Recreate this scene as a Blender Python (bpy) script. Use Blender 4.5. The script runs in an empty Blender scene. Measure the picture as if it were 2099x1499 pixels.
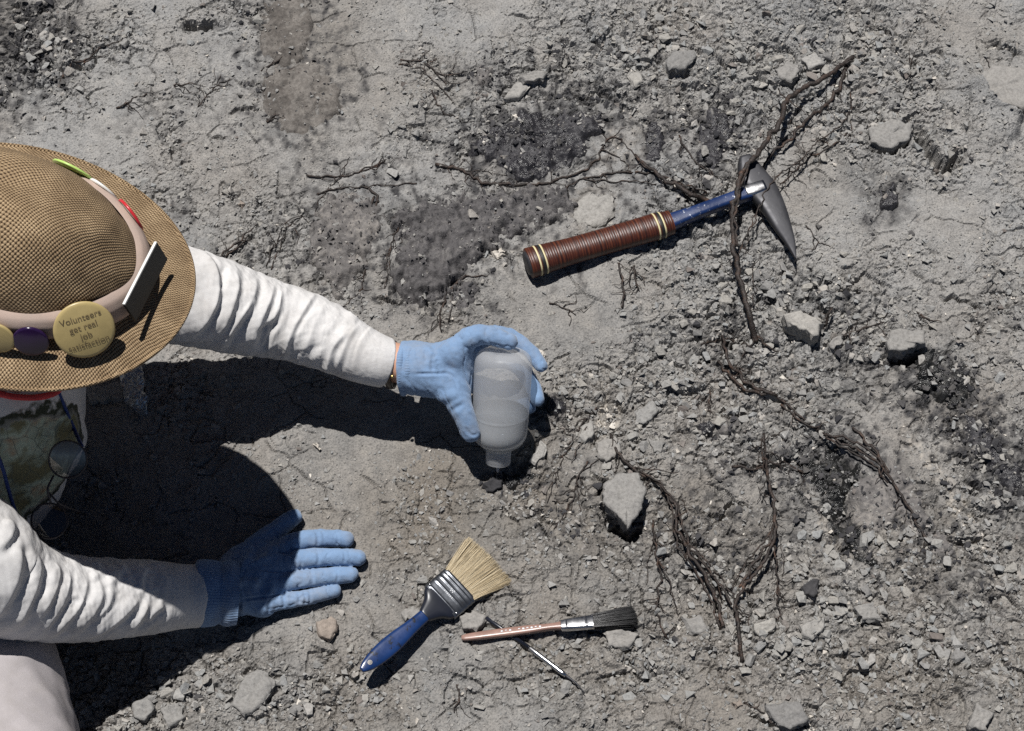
import bpy, bmesh, math, random
import numpy as np
from mathutils import Matrix, Vector

random.seed(7)
rng = np.random.default_rng(11)
sc = bpy.context.scene
COL = sc.collection

# ------------------------------------------------------------------ camera, sky, sun, exposure
SLOPE = math.radians(30.0)          # the hillside rises away from the viewer
PITCH = math.radians(32.0)          # the viewer looks down by this much
DIST, LENS = 2.30, 60.0
FPX = 2099.0 * LENS / 36.0

cam_data = bpy.data.cameras.new("camera")
cam_data.lens = LENS
cam_data.sensor_width = 36.0
cam_data.clip_start = 0.05
cam_data.clip_end = 200.0
cam = bpy.data.objects.new("camera", cam_data)
COL.objects.link(cam)
cam.rotation_euler = (math.radians(90.0) - PITCH, 0, 0)
cam.location = (0, -DIST * math.cos(PITCH), DIST * math.sin(PITCH))
sc.camera = cam

SUN_SLOPE = np.array([-0.165, 0.265, 1.0])     # towards the sun, in hillside axes
c_, s_ = math.cos(SLOPE), math.sin(SLOPE)
def to_world(p):
    p = np.asarray(p, float)
    return np.stack([p[..., 0], p[..., 1] * c_ - p[..., 2] * s_, p[..., 1] * s_ + p[..., 2] * c_], -1)
sun_w = to_world(SUN_SLOPE); sun_w /= np.linalg.norm(sun_w)
sun_el = math.asin(sun_w[2]); sun_az = math.atan2(sun_w[0], sun_w[1])

world = bpy.data.worlds.new("World"); sc.world = world; world.use_nodes = True
wn = world.node_tree.nodes; wl = world.node_tree.links
bg = wn["Background"]
sky = wn.new("ShaderNodeTexSky"); sky.sky_type = 'NISHITA'; sky.sun_disc = False
sky.altitude = 3000.0; sky.air_density = 0.28; sky.dust_density = 0.0
sky.sun_elevation = sun_el; sky.sun_rotation = sun_az
wl.new(sky.outputs[0], bg.inputs[0]); bg.inputs[1].default_value = 0.05

sd = bpy.data.lights.new("sun", 'SUN'); sd.energy = 5.0; sd.angle = math.radians(0.5); sd.color = (1.0, 0.975, 0.94)
sun = bpy.data.objects.new("sun", sd); COL.objects.link(sun)
sun.rotation_euler = Vector(sun_w).to_track_quat('Z', 'Y').to_euler()

sc.view_settings.view_transform = 'Standard'; sc.view_settings.look = 'None'
sc.view_settings.exposure = 0.12; sc.view_settings.gamma = 1.0
sc.render.engine = 'CYCLES'
sc.cycles.max_bounces = 8; sc.cycles.diffuse_bounces = 3; sc.cycles.transparent_max_bounces = 12
sc.cycles.caustics_reflective = False; sc.cycles.caustics_refractive = False
sc.cycles.use_denoising = False

# ------------------------------------------------------------------ hillside axes and pixels
dv, dn = math.cos(PITCH) * c_ - math.sin(PITCH) * s_, -math.cos(PITCH) * s_ - math.sin(PITCH) * c_
CD = np.array([0, dv, dn]); CR = np.array([1.0, 0, 0]); CU = np.array([0, -dn, dv]); CC = -CD * DIST
WUP = np.array([0, s_, c_])         # true vertical, in hillside axes

def ray(px, py):
    return CD + CR * ((px - 1049.5) / FPX) - CU * ((py - 749.5) / FPX)
def P(px, py, h=0.0):
    """point of the hillside plane (raised by h) seen at a photo pixel"""
    r = ray(px, py); t = (h - CC[2]) / r[2]
    return CC + r * t
def Q(px, py, depth):
    return CC + ray(px, py) * depth
def proj(p):
    q = np.asarray(p) - CC
    d = q @ CD
    return 1049.5 + FPX * (q @ CR) / d, 749.5 - FPX * (q @ CU) / d
def depth_of(p):
    return float((np.asarray(p) - CC) @ CD)
def camvec(r, u, t):
    """direction given as right, up, towards the viewer"""
    v = CR * r + CU * u - CD * t
    return v / np.linalg.norm(v)

# ------------------------------------------------------------------ noise
_perm = np.random.default_rng(3).permutation(65536).astype(np.int64)
def hsh(i, j, s=0):
    return _perm[(_perm[(i + 71 * s) & 65535] + j * 131 + s * 977) & 65535]
def rnd(i, j, s=0):
    return hsh(i, j, s) / 65536.0
def perlin(x, y, s=0):
    i = np.floor(x).astype(np.int64); j = np.floor(y).astype(np.int64)
    fx, fy = x - i, y - j
    ux = fx * fx * fx * (fx * (fx * 6 - 15) + 10); uy = fy * fy * fy * (fy * (fy * 6 - 15) + 10)
    def g(a, b, dx, dy):
        t = hsh(a, b, s) * (2 * math.pi / 65536.0)
        return np.cos(t) * dx + np.sin(t) * dy
    n00 = g(i, j, fx, fy); n10 = g(i + 1, j, fx - 1, fy)
    n01 = g(i, j + 1, fx, fy - 1); n11 = g(i + 1, j + 1, fx - 1, fy - 1)
    a = n00 + ux * (n10 - n00); b = n01 + ux * (n11 - n01)
    return 1.5 * (a + uy * (b - a))
def fbm(x, y, o=4, s=0, gain=0.5):
    r = 0; a = 1.0; f = 1.0
    for k in range(o):
        r = r + a * perlin(x * f + 13.7 * k, y * f - 7.1 * k, s + k); a *= gain; f *= 2.03
    return r
def worley(x, y, s=0):
    """F1, F2, id-random of the cell and offset from its centre"""
    i0 = np.floor(x).astype(np.int64); j0 = np.floor(y).astype(np.int64)
    f1 = np.full(x.shape, 9.0); f2 = np.full(x.shape, 9.0)
    bi = np.zeros(x.shape, np.int64); bj = bi.copy(); bx = np.zeros(x.shape); by = bx.copy()
    for a in (-1, 0, 1):
        for b in (-1, 0, 1):
            i = i0 + a; j = j0 + b
            cx = i + 0.08 + 0.84 * rnd(i, j, s); cy = j + 0.08 + 0.84 * rnd(i, j, s + 5)
            dx = x - cx; dy = y - cy; d = np.sqrt(dx * dx + dy * dy)
            nb = d < f1
            f2 = np.where(nb, f1, np.minimum(f2, d))
            f1 = np.where(nb, d, f1)
            bi = np.where(nb, i, bi); bj = np.where(nb, j, bj); bx = np.where(nb, dx, bx); by = np.where(nb, dy, by)
    return f1, f2, bi, bj, bx, by
def sstep(a, b, x):
    t = np.clip((x - a) / (b - a), 0, 1); return t * t * (3 - 2 * t)
def polydist(px, py, pts):
    """distance to a polyline, position along it 0..1, side (+ left of travel)"""
    pts = np.asarray(pts, float); best = np.full(np.shape(px), 1e9); tt = np.zeros(np.shape(px)); sd_ = np.zeros(np.shape(px))
    seg = np.hypot(*np.diff(pts, axis=0).T); cum = np.concatenate([[0], np.cumsum(seg)]); tot = cum[-1]
    for k in range(len(pts) - 1):
        a, b = pts[k], pts[k + 1]; ab = b - a
        t = np.clip(((px - a[0]) * ab[0] + (py - a[1]) * ab[1]) / max(1e-9, ab @ ab), 0, 1)
        ex = px - a[0] - t * ab[0]; ey = py - a[1] - t * ab[1]
        d = np.hypot(ex, ey); m = d < best
        best = np.where(m, d, best); tt = np.where(m, (cum[k] + t * seg[k]) / tot, tt)
        sd_ = np.where(m, np.sign(ab[1] * ex - ab[0] * ey), sd_)
    return best, tt, sd_
def inside(px, py, poly):
    r = np.zeros(np.shape(px), bool); n = len(poly)
    for k in range(n):
        x1, y1 = poly[k]; x2, y2 = poly[(k + 1) % n]
        c = ((y1 > py) != (y2 > py)) & (px < (x2 - x1) * (py - y1) / (y2 - y1 + 1e-12) + x1)
        r ^= c
    return r
def signed_poly(px, py, poly):
    d, _, _ = polydist(px, py, list(poly) + [poly[0]])
    return np.where(inside(px, py, poly), d, -d)
def blob(px, py, cx, cy, rx, ry, ang=0, wob=0.0, s=0):
    a = math.radians(ang); dx, dy = px - cx, py - cy
    x = (dx * math.cos(a) + dy * math.sin(a)) / rx; y = (-dx * math.sin(a) + dy * math.cos(a)) / ry
    r = np.sqrt(x * x + y * y)
    if wob:
        r = r + wob * fbm(px / 45.0, py / 45.0, 3, s)
    return sstep(1.25, 0.65, r)

# ------------------------------------------------------------------ materials
def new_mat(name):
    m = bpy.data.materials.new(name); m.use_nodes = True
    nt = m.node_tree
    return m, nt, nt.nodes, nt.links, nt.nodes["Principled BSDF"]
def nd(nt, t, **kw):
    n = nt.nodes.new(t)
    for k, v in kw.items():
        if k in n.inputs: n.inputs[k].default_value = v
        else: setattr(n, k, v)
    return n
def ramp(nt, src, stops):
    r = nt.nodes.new("ShaderNodeValToRGB"); e = r.color_ramp.elements
    while len(e) < len(stops): e.new(0.5)
    for k, (p, c) in enumerate(stops):
        e[k].position = p; e[k].color = (*c, 1) if len(c) == 3 else c
    nt.links.new(src, r.inputs[0]); return r
def noise(nt, scale, detail=4, rough=0.55, coord=None, w=None):
    n = nd(nt, "ShaderNodeTexNoise", Scale=scale, Detail=detail, Roughness=rough)
    if coord is not None: nt.links.new(coord, n.inputs["Vector"])
    return n
def mixc(nt, fac, a, b, mode='MIX'):
    m = nt.nodes.new("ShaderNodeMix"); m.data_type = 'RGBA'; m.blend_type = mode
    for s, v in ((0, fac), (6, a), (7, b)):
        if hasattr(v, "links"): nt.links.new(v, m.inputs[s])
        else: m.inputs[s].default_value = v if s == 0 else ((*v, 1) if len(v) == 3 else v)
    return m.outputs[2]
def math_(nt, op, a, b=0.0, clamp=False):
    m = nt.nodes.new("ShaderNodeMath"); m.operation = op; m.use_clamp = clamp
    for s, v in ((0, a), (1, b)):
        if hasattr(v, "links"): nt.links.new(v, m.inputs[s])
        else: m.inputs[s].default_value = v
    return m.outputs[0]
def bump(nt, h, strength, dist, prev=None):
    b = nd(nt, "ShaderNodeBump", Strength=strength, Distance=dist); nt.links.new(h, b.inputs["Height"])
    if prev is not None: nt.links.new(prev, b.inputs["Normal"])
    return b.outputs[0]
def simple(name, col, rough=0.5, metal=0.0, var=0.15, scale=60, bmp=0.0, bscale=400, bdist=0.001, spec=0.5):
    m, nt, N, L, b = new_mat(name)
    co = nd(nt, "ShaderNodeTexCoord").outputs["Object"]
    n = noise(nt, scale, 5, 0.6, co)
    lo = tuple(c * (1 - var) for c in col); hi = tuple(min(1, c * (1 + var)) for c in col)
    r = ramp(nt, n.outputs[0], [(0.3, lo), (0.7, hi)])
    L.new(r.outputs[0], b.inputs["Base Color"])
    b.inputs["Roughness"].default_value = rough; b.inputs["Metallic"].default_value = metal
    b.inputs["Specular IOR Level"].default_value = spec
    if bmp:
        n2 = noise(nt, bscale, 3, 0.6, co)
        L.new(bump(nt, n2.outputs[0], bmp, bdist), b.inputs["Normal"])
    return m

def mat_ground():
    m, nt, N, L, b = new_mat("clay_ground")
    co = nd(nt, "ShaderNodeTexCoord").outputs["Object"]
    big = noise(nt, 5.5, 5, 0.6, co); mid = noise(nt, 45, 6, 0.65, co); fine = noise(nt, 420, 3, 0.6, co)
    c1 = ramp(nt, big.outputs[0], [(0.32, (0.252, 0.255, 0.258)), (0.5, (0.300, 0.293, 0.284)), (0.68, (0.262, 0.248, 0.233))]).outputs[0]
    c2 = mixc(nt, 0.55, c1, ramp(nt, mid.outputs[0], [(0.25, (0.45, 0.44, 0.43)), (0.5, (0.86, 0.86, 0.86)), (0.75, (1.12, 1.10, 1.06))]).outputs[0], 'MULTIPLY')
    c3 = mixc(nt, 0.7, c2, ramp(nt, fine.outputs[0], [(0.30, (0.38, 0.38, 0.38)), (0.48, (0.93, 0.93, 0.93)), (0.70, (1.30, 1.28, 1.25))]).outputs[0], 'MULTIPLY')
    def att(n): 
        a = nd(nt, "ShaderNodeAttribute"); a.attribute_name = n; return a.outputs["Fac"]
    c4 = mixc(nt, att("earth"), c3, mixc(nt, 1.0, c3, (0.68, 0.63, 0.57), 'MULTIPLY'))
    pale = mixc(nt, att("pale"), c4, mixc(nt, 0.6, c4, (0.50, 0.455, 0.395)))
    darkn = noise(nt, 110, 5, 0.7, co)
    tarc = ramp(nt, darkn.outputs[0], [(0.35, (0.020, 0.020, 0.023)), (0.55, (0.052, 0.050, 0.051)), (0.74, (0.13, 0.122, 0.115))]).outputs[0]
    c5 = mixc(nt, att("tar"), pale, tarc)
    L.new(c5, b.inputs["Base Color"])
    rg = math_(nt, 'MULTIPLY', att("wet"), 0.62); rg = math_(nt, 'SUBTRACT', 0.93, rg)
    L.new(rg, b.inputs["Roughness"]); b.inputs["Specular IOR Level"].default_value = 0.3
    g2 = noise(nt, 900, 3, 0.6, co)
    v = nd(nt, "ShaderNodeTexVoronoi", Scale=330.0); L.new(co, v.inputs["Vector"])
    n1 = bump(nt, fine.outputs[0], 0.75, 0.0022); n2 = bump(nt, v.outputs[0], 0.30, 0.0016, n1); n3 = bump(nt, g2.outputs[0], 0.5, 0.0008, n2)
    L.new(n3, b.inputs["Normal"])
    return m
def mat_stone(name, stops, var=True):
    m, nt, N, L, b = new_mat(name)
    co = nd(nt, "ShaderNodeTexCoord").outputs["Object"]
    g = nd(nt, "ShaderNodeNewGeometry"); oi = nd(nt, "ShaderNodeObjectInfo")
    r = math_(nt, 'FRACT', math_(nt, 'ADD', g.outputs["Random Per Island"], oi.outputs["Random"]))
    c = ramp(nt, r, stops).outputs[0]
    n = noise(nt, 260, 5, 0.65, g.outputs["Position"])
    c = mixc(nt, 0.75, c, ramp(nt, n.outputs[0], [(0.28, (0.55, 0.54, 0.53)), (0.55, (1, 1, 1)), (0.75, (1.2, 1.19, 1.17))]).outputs[0], 'MULTIPLY')
    L.new(c, b.inputs["Base Color"]); b.inputs["Roughness"].default_value = 0.92; b.inputs["Specular IOR Level"].default_value = 0.25
    n2 = noise(nt, 800, 3, 0.6, g.outputs["Position"])
    L.new(bump(nt, n2.outputs[0], 0.6, 0.001, bump(nt, n.outputs[0], 0.6, 0.002)), b.inputs["Normal"])
    return m
def mat_fossil(name, dark, dust, rough, cover=0.5):
    m, nt, N, L, b = new_mat(name)
    co = nd(nt, "ShaderNodeNewGeometry").outputs["Position"]
    a = noise(nt, 22, 6, 0.65, co); f = noise(nt, 190, 5, 0.7, co); h = noise(nt, 700, 3, 0.6, co)
    mix = math_(nt, 'ADD', math_(nt, 'MULTIPLY', a.outputs[0], 0.55), math_(nt, 'MULTIPLY', f.outputs[0], 0.45))
    lo = 0.62 - 0.25 * cover
    c = ramp(nt, mix, [(lo - 0.12, dark), (lo + 0.02, tuple(x * 1.7 for x in dark)), (lo + 0.16, dust)]).outputs[0]
    L.new(c, b.inputs["Base Color"])
    rr = ramp(nt, mix, [(lo - 0.08, (rough,) * 3), (lo + 0.1, (0.95,) * 3)]).outputs[0]
    L.new(rr, b.inputs["Roughness"]); b.inputs["Specular IOR Level"].default_value = 0.5 if rough < 0.5 else 0.25
    L.new(bump(nt, h.outputs[0], 0.5 if rough > 0.4 else 0.22, 0.001, bump(nt, f.outputs[0], 0.7, 0.003)), b.inputs["Normal"])
    return m
def mat_root():
    m, nt, N, L, b = new_mat("root_bark")
    co = nd(nt, "ShaderNodeNewGeometry").outputs["Position"]; oi = nd(nt, "ShaderNodeObjectInfo")
    n = noise(nt, 70, 5, 0.7, co); f = noise(nt, 500, 3, 0.6, co)
    c = ramp(nt, n.outputs[0], [(0.30, (0.010, 0.008, 0.007)), (0.52, (0.026, 0.018, 0.015)), (0.66, (0.065, 0.038, 0.026)), (0.76, (0.19, 0.080, 0.042))]).outputs[0]
    c = mixc(nt, 0.6, c, ramp(nt, f.outputs[0], [(0.3, (0.5, 0.5, 0.5)), (0.7, (1.4, 1.4, 1.4))]).outputs[0], 'MULTIPLY')
    L.new(c, b.inputs["Base Color"]); b.inputs["Roughness"].default_value = 0.62
    L.new(bump(nt, f.outputs[0], 0.8, 0.0015), b.inputs["Normal"])
    return m
def mat_cloth(name, col, weave, strength=0.35, uvs=None, rib=False, sheen=0.0):
    m, nt, N, L, b = new_mat(name)
    co = nd(nt, "ShaderNodeTexCoord").outputs["Object"]
    n = noise(nt, 30, 4, 0.6, co); f = noise(nt, weave, 3, 0.6, co)
    c = ramp(nt, n.outputs[0], [(0.3, tuple(x * 0.88 for x in col)), (0.7, col)]).outputs[0]
    c = mixc(nt, 0.5, c, ramp(nt, f.outputs[0], [(0.3, (0.72, 0.72, 0.72)), (0.7, (1.1, 1.1, 1.1))]).outputs[0], 'MULTIPLY')
    dn_ = noise(nt, 19, 6, 0.7, co)
    c = mixc(nt, ramp(nt, dn_.outputs[0], [(0.48, (0, 0, 0)), (0.72, (0.42, 0.42, 0.42))]).outputs[0], c, (0.30, 0.275, 0.25))
    L.new(c, b.inputs["Base Color"]); b.inputs["Roughness"].default_value = 0.9; b.inputs["Specular IOR Level"].default_value = 0.15
    b.inputs["Sheen Weight"].default_value = sheen
    L.new(bump(nt, f.outputs[0], strength, 0.0008), b.inputs["Normal"])
    return m
def mat_straw():
    m, nt, N, L, b = new_mat("woven_straw")
    uv = nd(nt, "ShaderNodeUVMap"); uv.uv_map = "weave"
    sp = nd(nt, "ShaderNodeSeparateXYZ"); 
    wob = noise(nt, 45, 4, 0.6, uv.outputs[0])
    sub = nt.nodes.new("ShaderNodeVectorMath"); sub.operation = 'SUBTRACT'; L.new(wob.outputs["Color"], sub.inputs[0]); sub.inputs[1].default_value = (0.5, 0.5, 0.5)
    scl = nt.nodes.new("ShaderNodeVectorMath"); scl.operation = 'SCALE'; L.new(sub.outputs[0], scl.inputs[0]); scl.inputs["Scale"].default_value = 0.0045
    add = nt.nodes.new("ShaderNodeVectorMath"); add.operation = 'ADD'; L.new(uv.outputs[0], add.inputs[0]); L.new(scl.outputs[0], add.inputs[1])
    L.new(add.outputs[0], sp.inputs[0])
    K = 2 * math.pi / 0.0035
    sx = math_(nt, 'ABSOLUTE', math_(nt, 'SINE', math_(nt, 'MULTIPLY', sp.outputs[0], K / 2)))
    sy = math_(nt, 'ABSOLUTE', math_(nt, 'SINE', math_(nt, 'MULTIPLY', sp.outputs[1], K / 2)))
    mx = math_(nt, 'MAXIMUM', sx, sy); mn = math_(nt, 'MINIMUM', sx, sy)
    ch = math_(nt, 'MULTIPLY', math_(nt, 'SINE', math_(nt, 'MULTIPLY', sp.outputs[0], K / 2)), math_(nt, 'SINE', math_(nt, 'MULTIPLY', sp.outputs[1], K / 2)))
    hgt = math_(nt, 'ADD', math_(nt, 'MULTIPLY', mx, 0.6), math_(nt, 'MULTIPLY', mn, 0.5))
    fib = noise(nt, 900, 3, 0.6, uv.outputs[0]); big = noise(nt, 25, 4, 0.6, uv.outputs[0])
    straw = ramp(nt, math_(nt, 'ADD', math_(nt, 'MULTIPLY', fib.outputs[0], 0.6), math_(nt, 'MULTIPLY', big.outputs[0], 0.4)),
                 [(0.34, (0.15, 0.100, 0.055)), (0.5, (0.31, 0.222, 0.130)), (0.66, (0.53, 0.40, 0.25))]).outputs[0]
    gap = ramp(nt, hgt, [(0.36, (0.09, 0.062, 0.04)), (0.60, (0.66, 0.60, 0.54)), (0.9, (1.05, 1.05, 1.05))]).outputs[0]
    L.new(mixc(nt, 1.0, straw, gap, 'MULTIPLY'), b.inputs["Base Color"])
    b.inputs["Roughness"].default_value = 0.75; b.inputs["Specular IOR Level"].default_value = 0.3
    L.new(bump(nt, hgt, 0.8, 0.0016), b.inputs["Normal"])
    return m

M = {}
M['ground'] = mat_ground()
GREYS = [(0.0, (0.20, 0.195, 0.19)), (0.25, (0.285, 0.28, 0.27)), (0.5, (0.315, 0.30, 0.275)), (0.75, (0.27, 0.275, 0.275)), (0.93, (0.37, 0.35, 0.325)), (1.0, (0.15, 0.13, 0.12))]
M['stone'] = mat_stone("clay_crumb", GREYS)
M['stone_pale'] = mat_stone("pale_stone", [(0.0, (0.30, 0.29, 0.275)), (1.0, (0.345, 0.33, 0.305))])
M['stone_white'] = mat_stone("white_fragment", [(0.0, (0.50, 0.46, 0.41)), (1.0, (0.66, 0.62, 0.56))])
M['stone_dark'] = mat_stone("dark_stone", [(0.0, (0.030, 0.030, 0.034)), (0.6, (0.065, 0.063, 0.066)), (1.0, (0.11, 0.105, 0.10))])
M['stone_brown'] = mat_stone("brown_stone", [(0.0, (0.27, 0.232, 0.20)), (1.0, (0.30, 0.255, 0.22))])
M['stone_block'] = mat_stone("clay_block", [(0.0, (0.255, 0.248, 0.238)), (1.0, (0.285, 0.272, 0.256))])
M['bone'] = mat_fossil("fossil_bone", (0.058, 0.055, 0.056), (0.20, 0.19, 0.182), 0.55, 0.46)
M['bone_brown'] = mat_fossil("brown_fossil", (0.062, 0.056, 0.051), (0.195, 0.18, 0.165), 0.8, 0.70)
M['bone_tar'] = mat_fossil("tarry_fossil", (0.022, 0.021, 0.024), (0.19, 0.18, 0.175), 0.26, 0.26)
M['tar'] = mat_fossil("tar", (0.010, 0.010, 0.010), (0.15, 0.13, 0.105), 0.22, 0.20)
M['bone_grey'] = mat_fossil("grey_fossil", (0.085, 0.080, 0.078), (0.27, 0.25, 0.23), 0.8, 0.6)
M['root'] = mat_root()
M['root_tip'] = simple("root_wood", (0.42, 0.20, 0.085), 0.8, var=0.4, scale=200, bmp=0.5)

# ------------------------------------------------------------------ object helpers
BASE = {}
def W(p): return Vector(to_world(p))
def empty(name, base, label, cat, group=None):
    o = bpy.data.objects.new(name, None); o.empty_display_size = 0.02
    COL.objects.link(o); o.location = W(base); o.rotation_euler = (SLOPE, 0, 0)
    BASE[o.name] = np.asarray(base, float); tag(o, label, cat, group); return o
def tag(o, label=None, cat=None, group=None, kind=None):
    if label: o['label'] = label
    if cat: o['category'] = cat
    if group: o['group'] = group
    if kind: o['kind'] = kind
    return o
def mesh_from(name, V, F, smooth=True, uv=None, uvname="weave"):
    me = bpy.data.meshes.new(name)
    V = np.ascontiguousarray(V, np.float32)
    if isinstance(F, np.ndarray):
        k = F.shape[1]; nf = len(F)
        me.vertices.add(len(V)); me.vertices.foreach_set("co", V.ravel())
        me.loops.add(nf * k); me.loops.foreach_set("vertex_index", np.ascontiguousarray(F, np.int32).ravel())
        me.polygons.add(nf); me.polygons.foreach_set("loop_start", np.arange(0, nf * k, k, dtype=np.int32))
        me.update(calc_edges=True)
    else:
        me.from_pydata(V.tolist(), [], [list(f) for f in F]); me.update()
    me.polygons.foreach_set("use_smooth", np.full(len(me.polygons), smooth, bool))
    if uv is not None:
        l = me.uv_layers.new(name=uvname); vi = np.zeros(len(me.loops), np.int32); me.loops.foreach_get("vertex_index", vi)
        l.data.foreach_set("uv", np.ascontiguousarray(np.asarray(uv, np.float32)[vi]).ravel())
    me.validate()
    return me
def mk(name, V, F, mat, parent=None, base=None, smooth=True, uv=None, uvname="weave"):
    V = np.asarray(V, float)
    b = BASE[parent.name] if parent is not None else np.asarray(base if base is not None else V.mean(0), float)
    me = mesh_from(name, V - b, F, smooth, uv, uvname)
    if mat is not None: me.materials.append(mat)
    o = bpy.data.objects.new(name, me); COL.objects.link(o)
    if parent is not None: o.parent = parent
    else:
        o.location = W(b); o.rotation_euler = (SLOPE, 0, 0)
    BASE[o.name] = b
    return o
class MB:
    """collects shapes for one mesh"""
    def __init__(s): s.V = []; s.F = []; s.n = 0
    def add(s, V, F):
        V = np.asarray(V, float); s.V.append(V)
        s.F += [tuple(int(i) + s.n for i in f) for f in F]; s.n += len(V); return s
    def mk(s, name, mat, parent=None, base=None, smooth=True):
        return mk(name, np.concatenate(s.V), s.F, mat, parent, base, smooth)
def frame(t, up):
    t = np.asarray(t, float); t = t / np.linalg.norm(t)
    a = np.asarray(up, float) - t * (np.asarray(up) @ t); a /= np.linalg.norm(a)
    return t, a, np.cross(t, a)
def spline(pts, n):
    """Catmull-Rom through rows of any width"""
    p = np.asarray(pts, float); 
    if len(p) == 2: return p[0] + (p[1] - p[0]) * np.linspace(0, 1, n)[:, None]
    q = np.vstack([2 * p[0] - p[1], p, 2 * p[-1] - p[-2]])
    seg = np.linalg.norm(np.diff(p[:, :2] if p.shape[1] < 3 else p[:, :3], axis=0), axis=1) + 1e-9
    cum = np.concatenate([[0], np.cumsum(seg)]); s = np.linspace(0, cum[-1], n)
    k = np.clip(np.searchsorted(cum, s, side='right') - 1, 0, len(seg) - 1); t = ((s - cum[k]) / seg[k])[:, None]
    p0, p1, p2, p3 = q[k], q[k + 1], q[k + 2], q[k + 3]
    return 0.5 * (2 * p1 + (p2 - p0) * t + (2 * p0 - 5 * p1 + 4 * p2 - p3) * t * t + (3 * p1 - p0 - 3 * p2 + p3) * t ** 3)
def tube(C, R, sides=8, up=(0.01, 0.02, 1), cap=True, sect=None, phase=0.0):
    """sweep along centres C with radii R (or (a,b) half sizes); returns V,F"""
    C = np.asarray(C, float); n = len(C); T = np.gradient(C, axis=0); V = []
    th = np.linspace(0, 2 * math.pi, sides, endpoint=False) + phase
    for k in range(n):
        t, a, b = frame(T[k], up)
        ra, rb = (R[k] if np.ndim(R[k]) else (R[k], R[k]))
        if sect is None: x, y = np.cos(th), np.sin(th)
        else: x, y = sect(th)
        V.append(C[k] + np.outer(x * ra, a) + np.outer(y * rb, b))
    V = np.concatenate(V); F = []
    for k in range(n - 1):
        for j in range(sides):
            j2 = (j + 1) % sides
            F.append((k * sides + j, k * sides + j2, (k + 1) * sides + j2, (k + 1) * sides + j))
    if cap:
        F.append(tuple(range(sides))[::-1]); F.append(tuple((n - 1) * sides + j for j in range(sides)))
    return V, F
def squarish(p):
    def f(th):
        c, s = np.cos(th), np.sin(th)
        return np.sign(c) * np.abs(c) ** p, np.sign(s) * np.abs(s) ** p
    return f
def lathe(prof, origin, axis, up=(0.3, 0.1, 0.9), sides=48, squash=1.0):
    """prof rows: distance along axis, radius"""
    t, a, b = frame(axis, up); th = np.linspace(0, 2 * math.pi, sides, endpoint=False); V = []
    for s, r in prof:
        V.append(np.asarray(origin) + t * s + np.outer(np.cos(th) * r * squash, a) + np.outer(np.sin(th) * r, b))
    V = np.concatenate(V); F = []
    for k in range(len(prof) - 1):
        for j in range(sides):
            j2 = (j + 1) % sides
            F.append((k * sides + j, k * sides + j2, (k + 1) * sides + j2, (k + 1) * sides + j))
    F.append(tuple(range(sides))[::-1]); F.append(tuple((len(prof) - 1) * sides + j for j in range(sides)))
    return V, F

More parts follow.
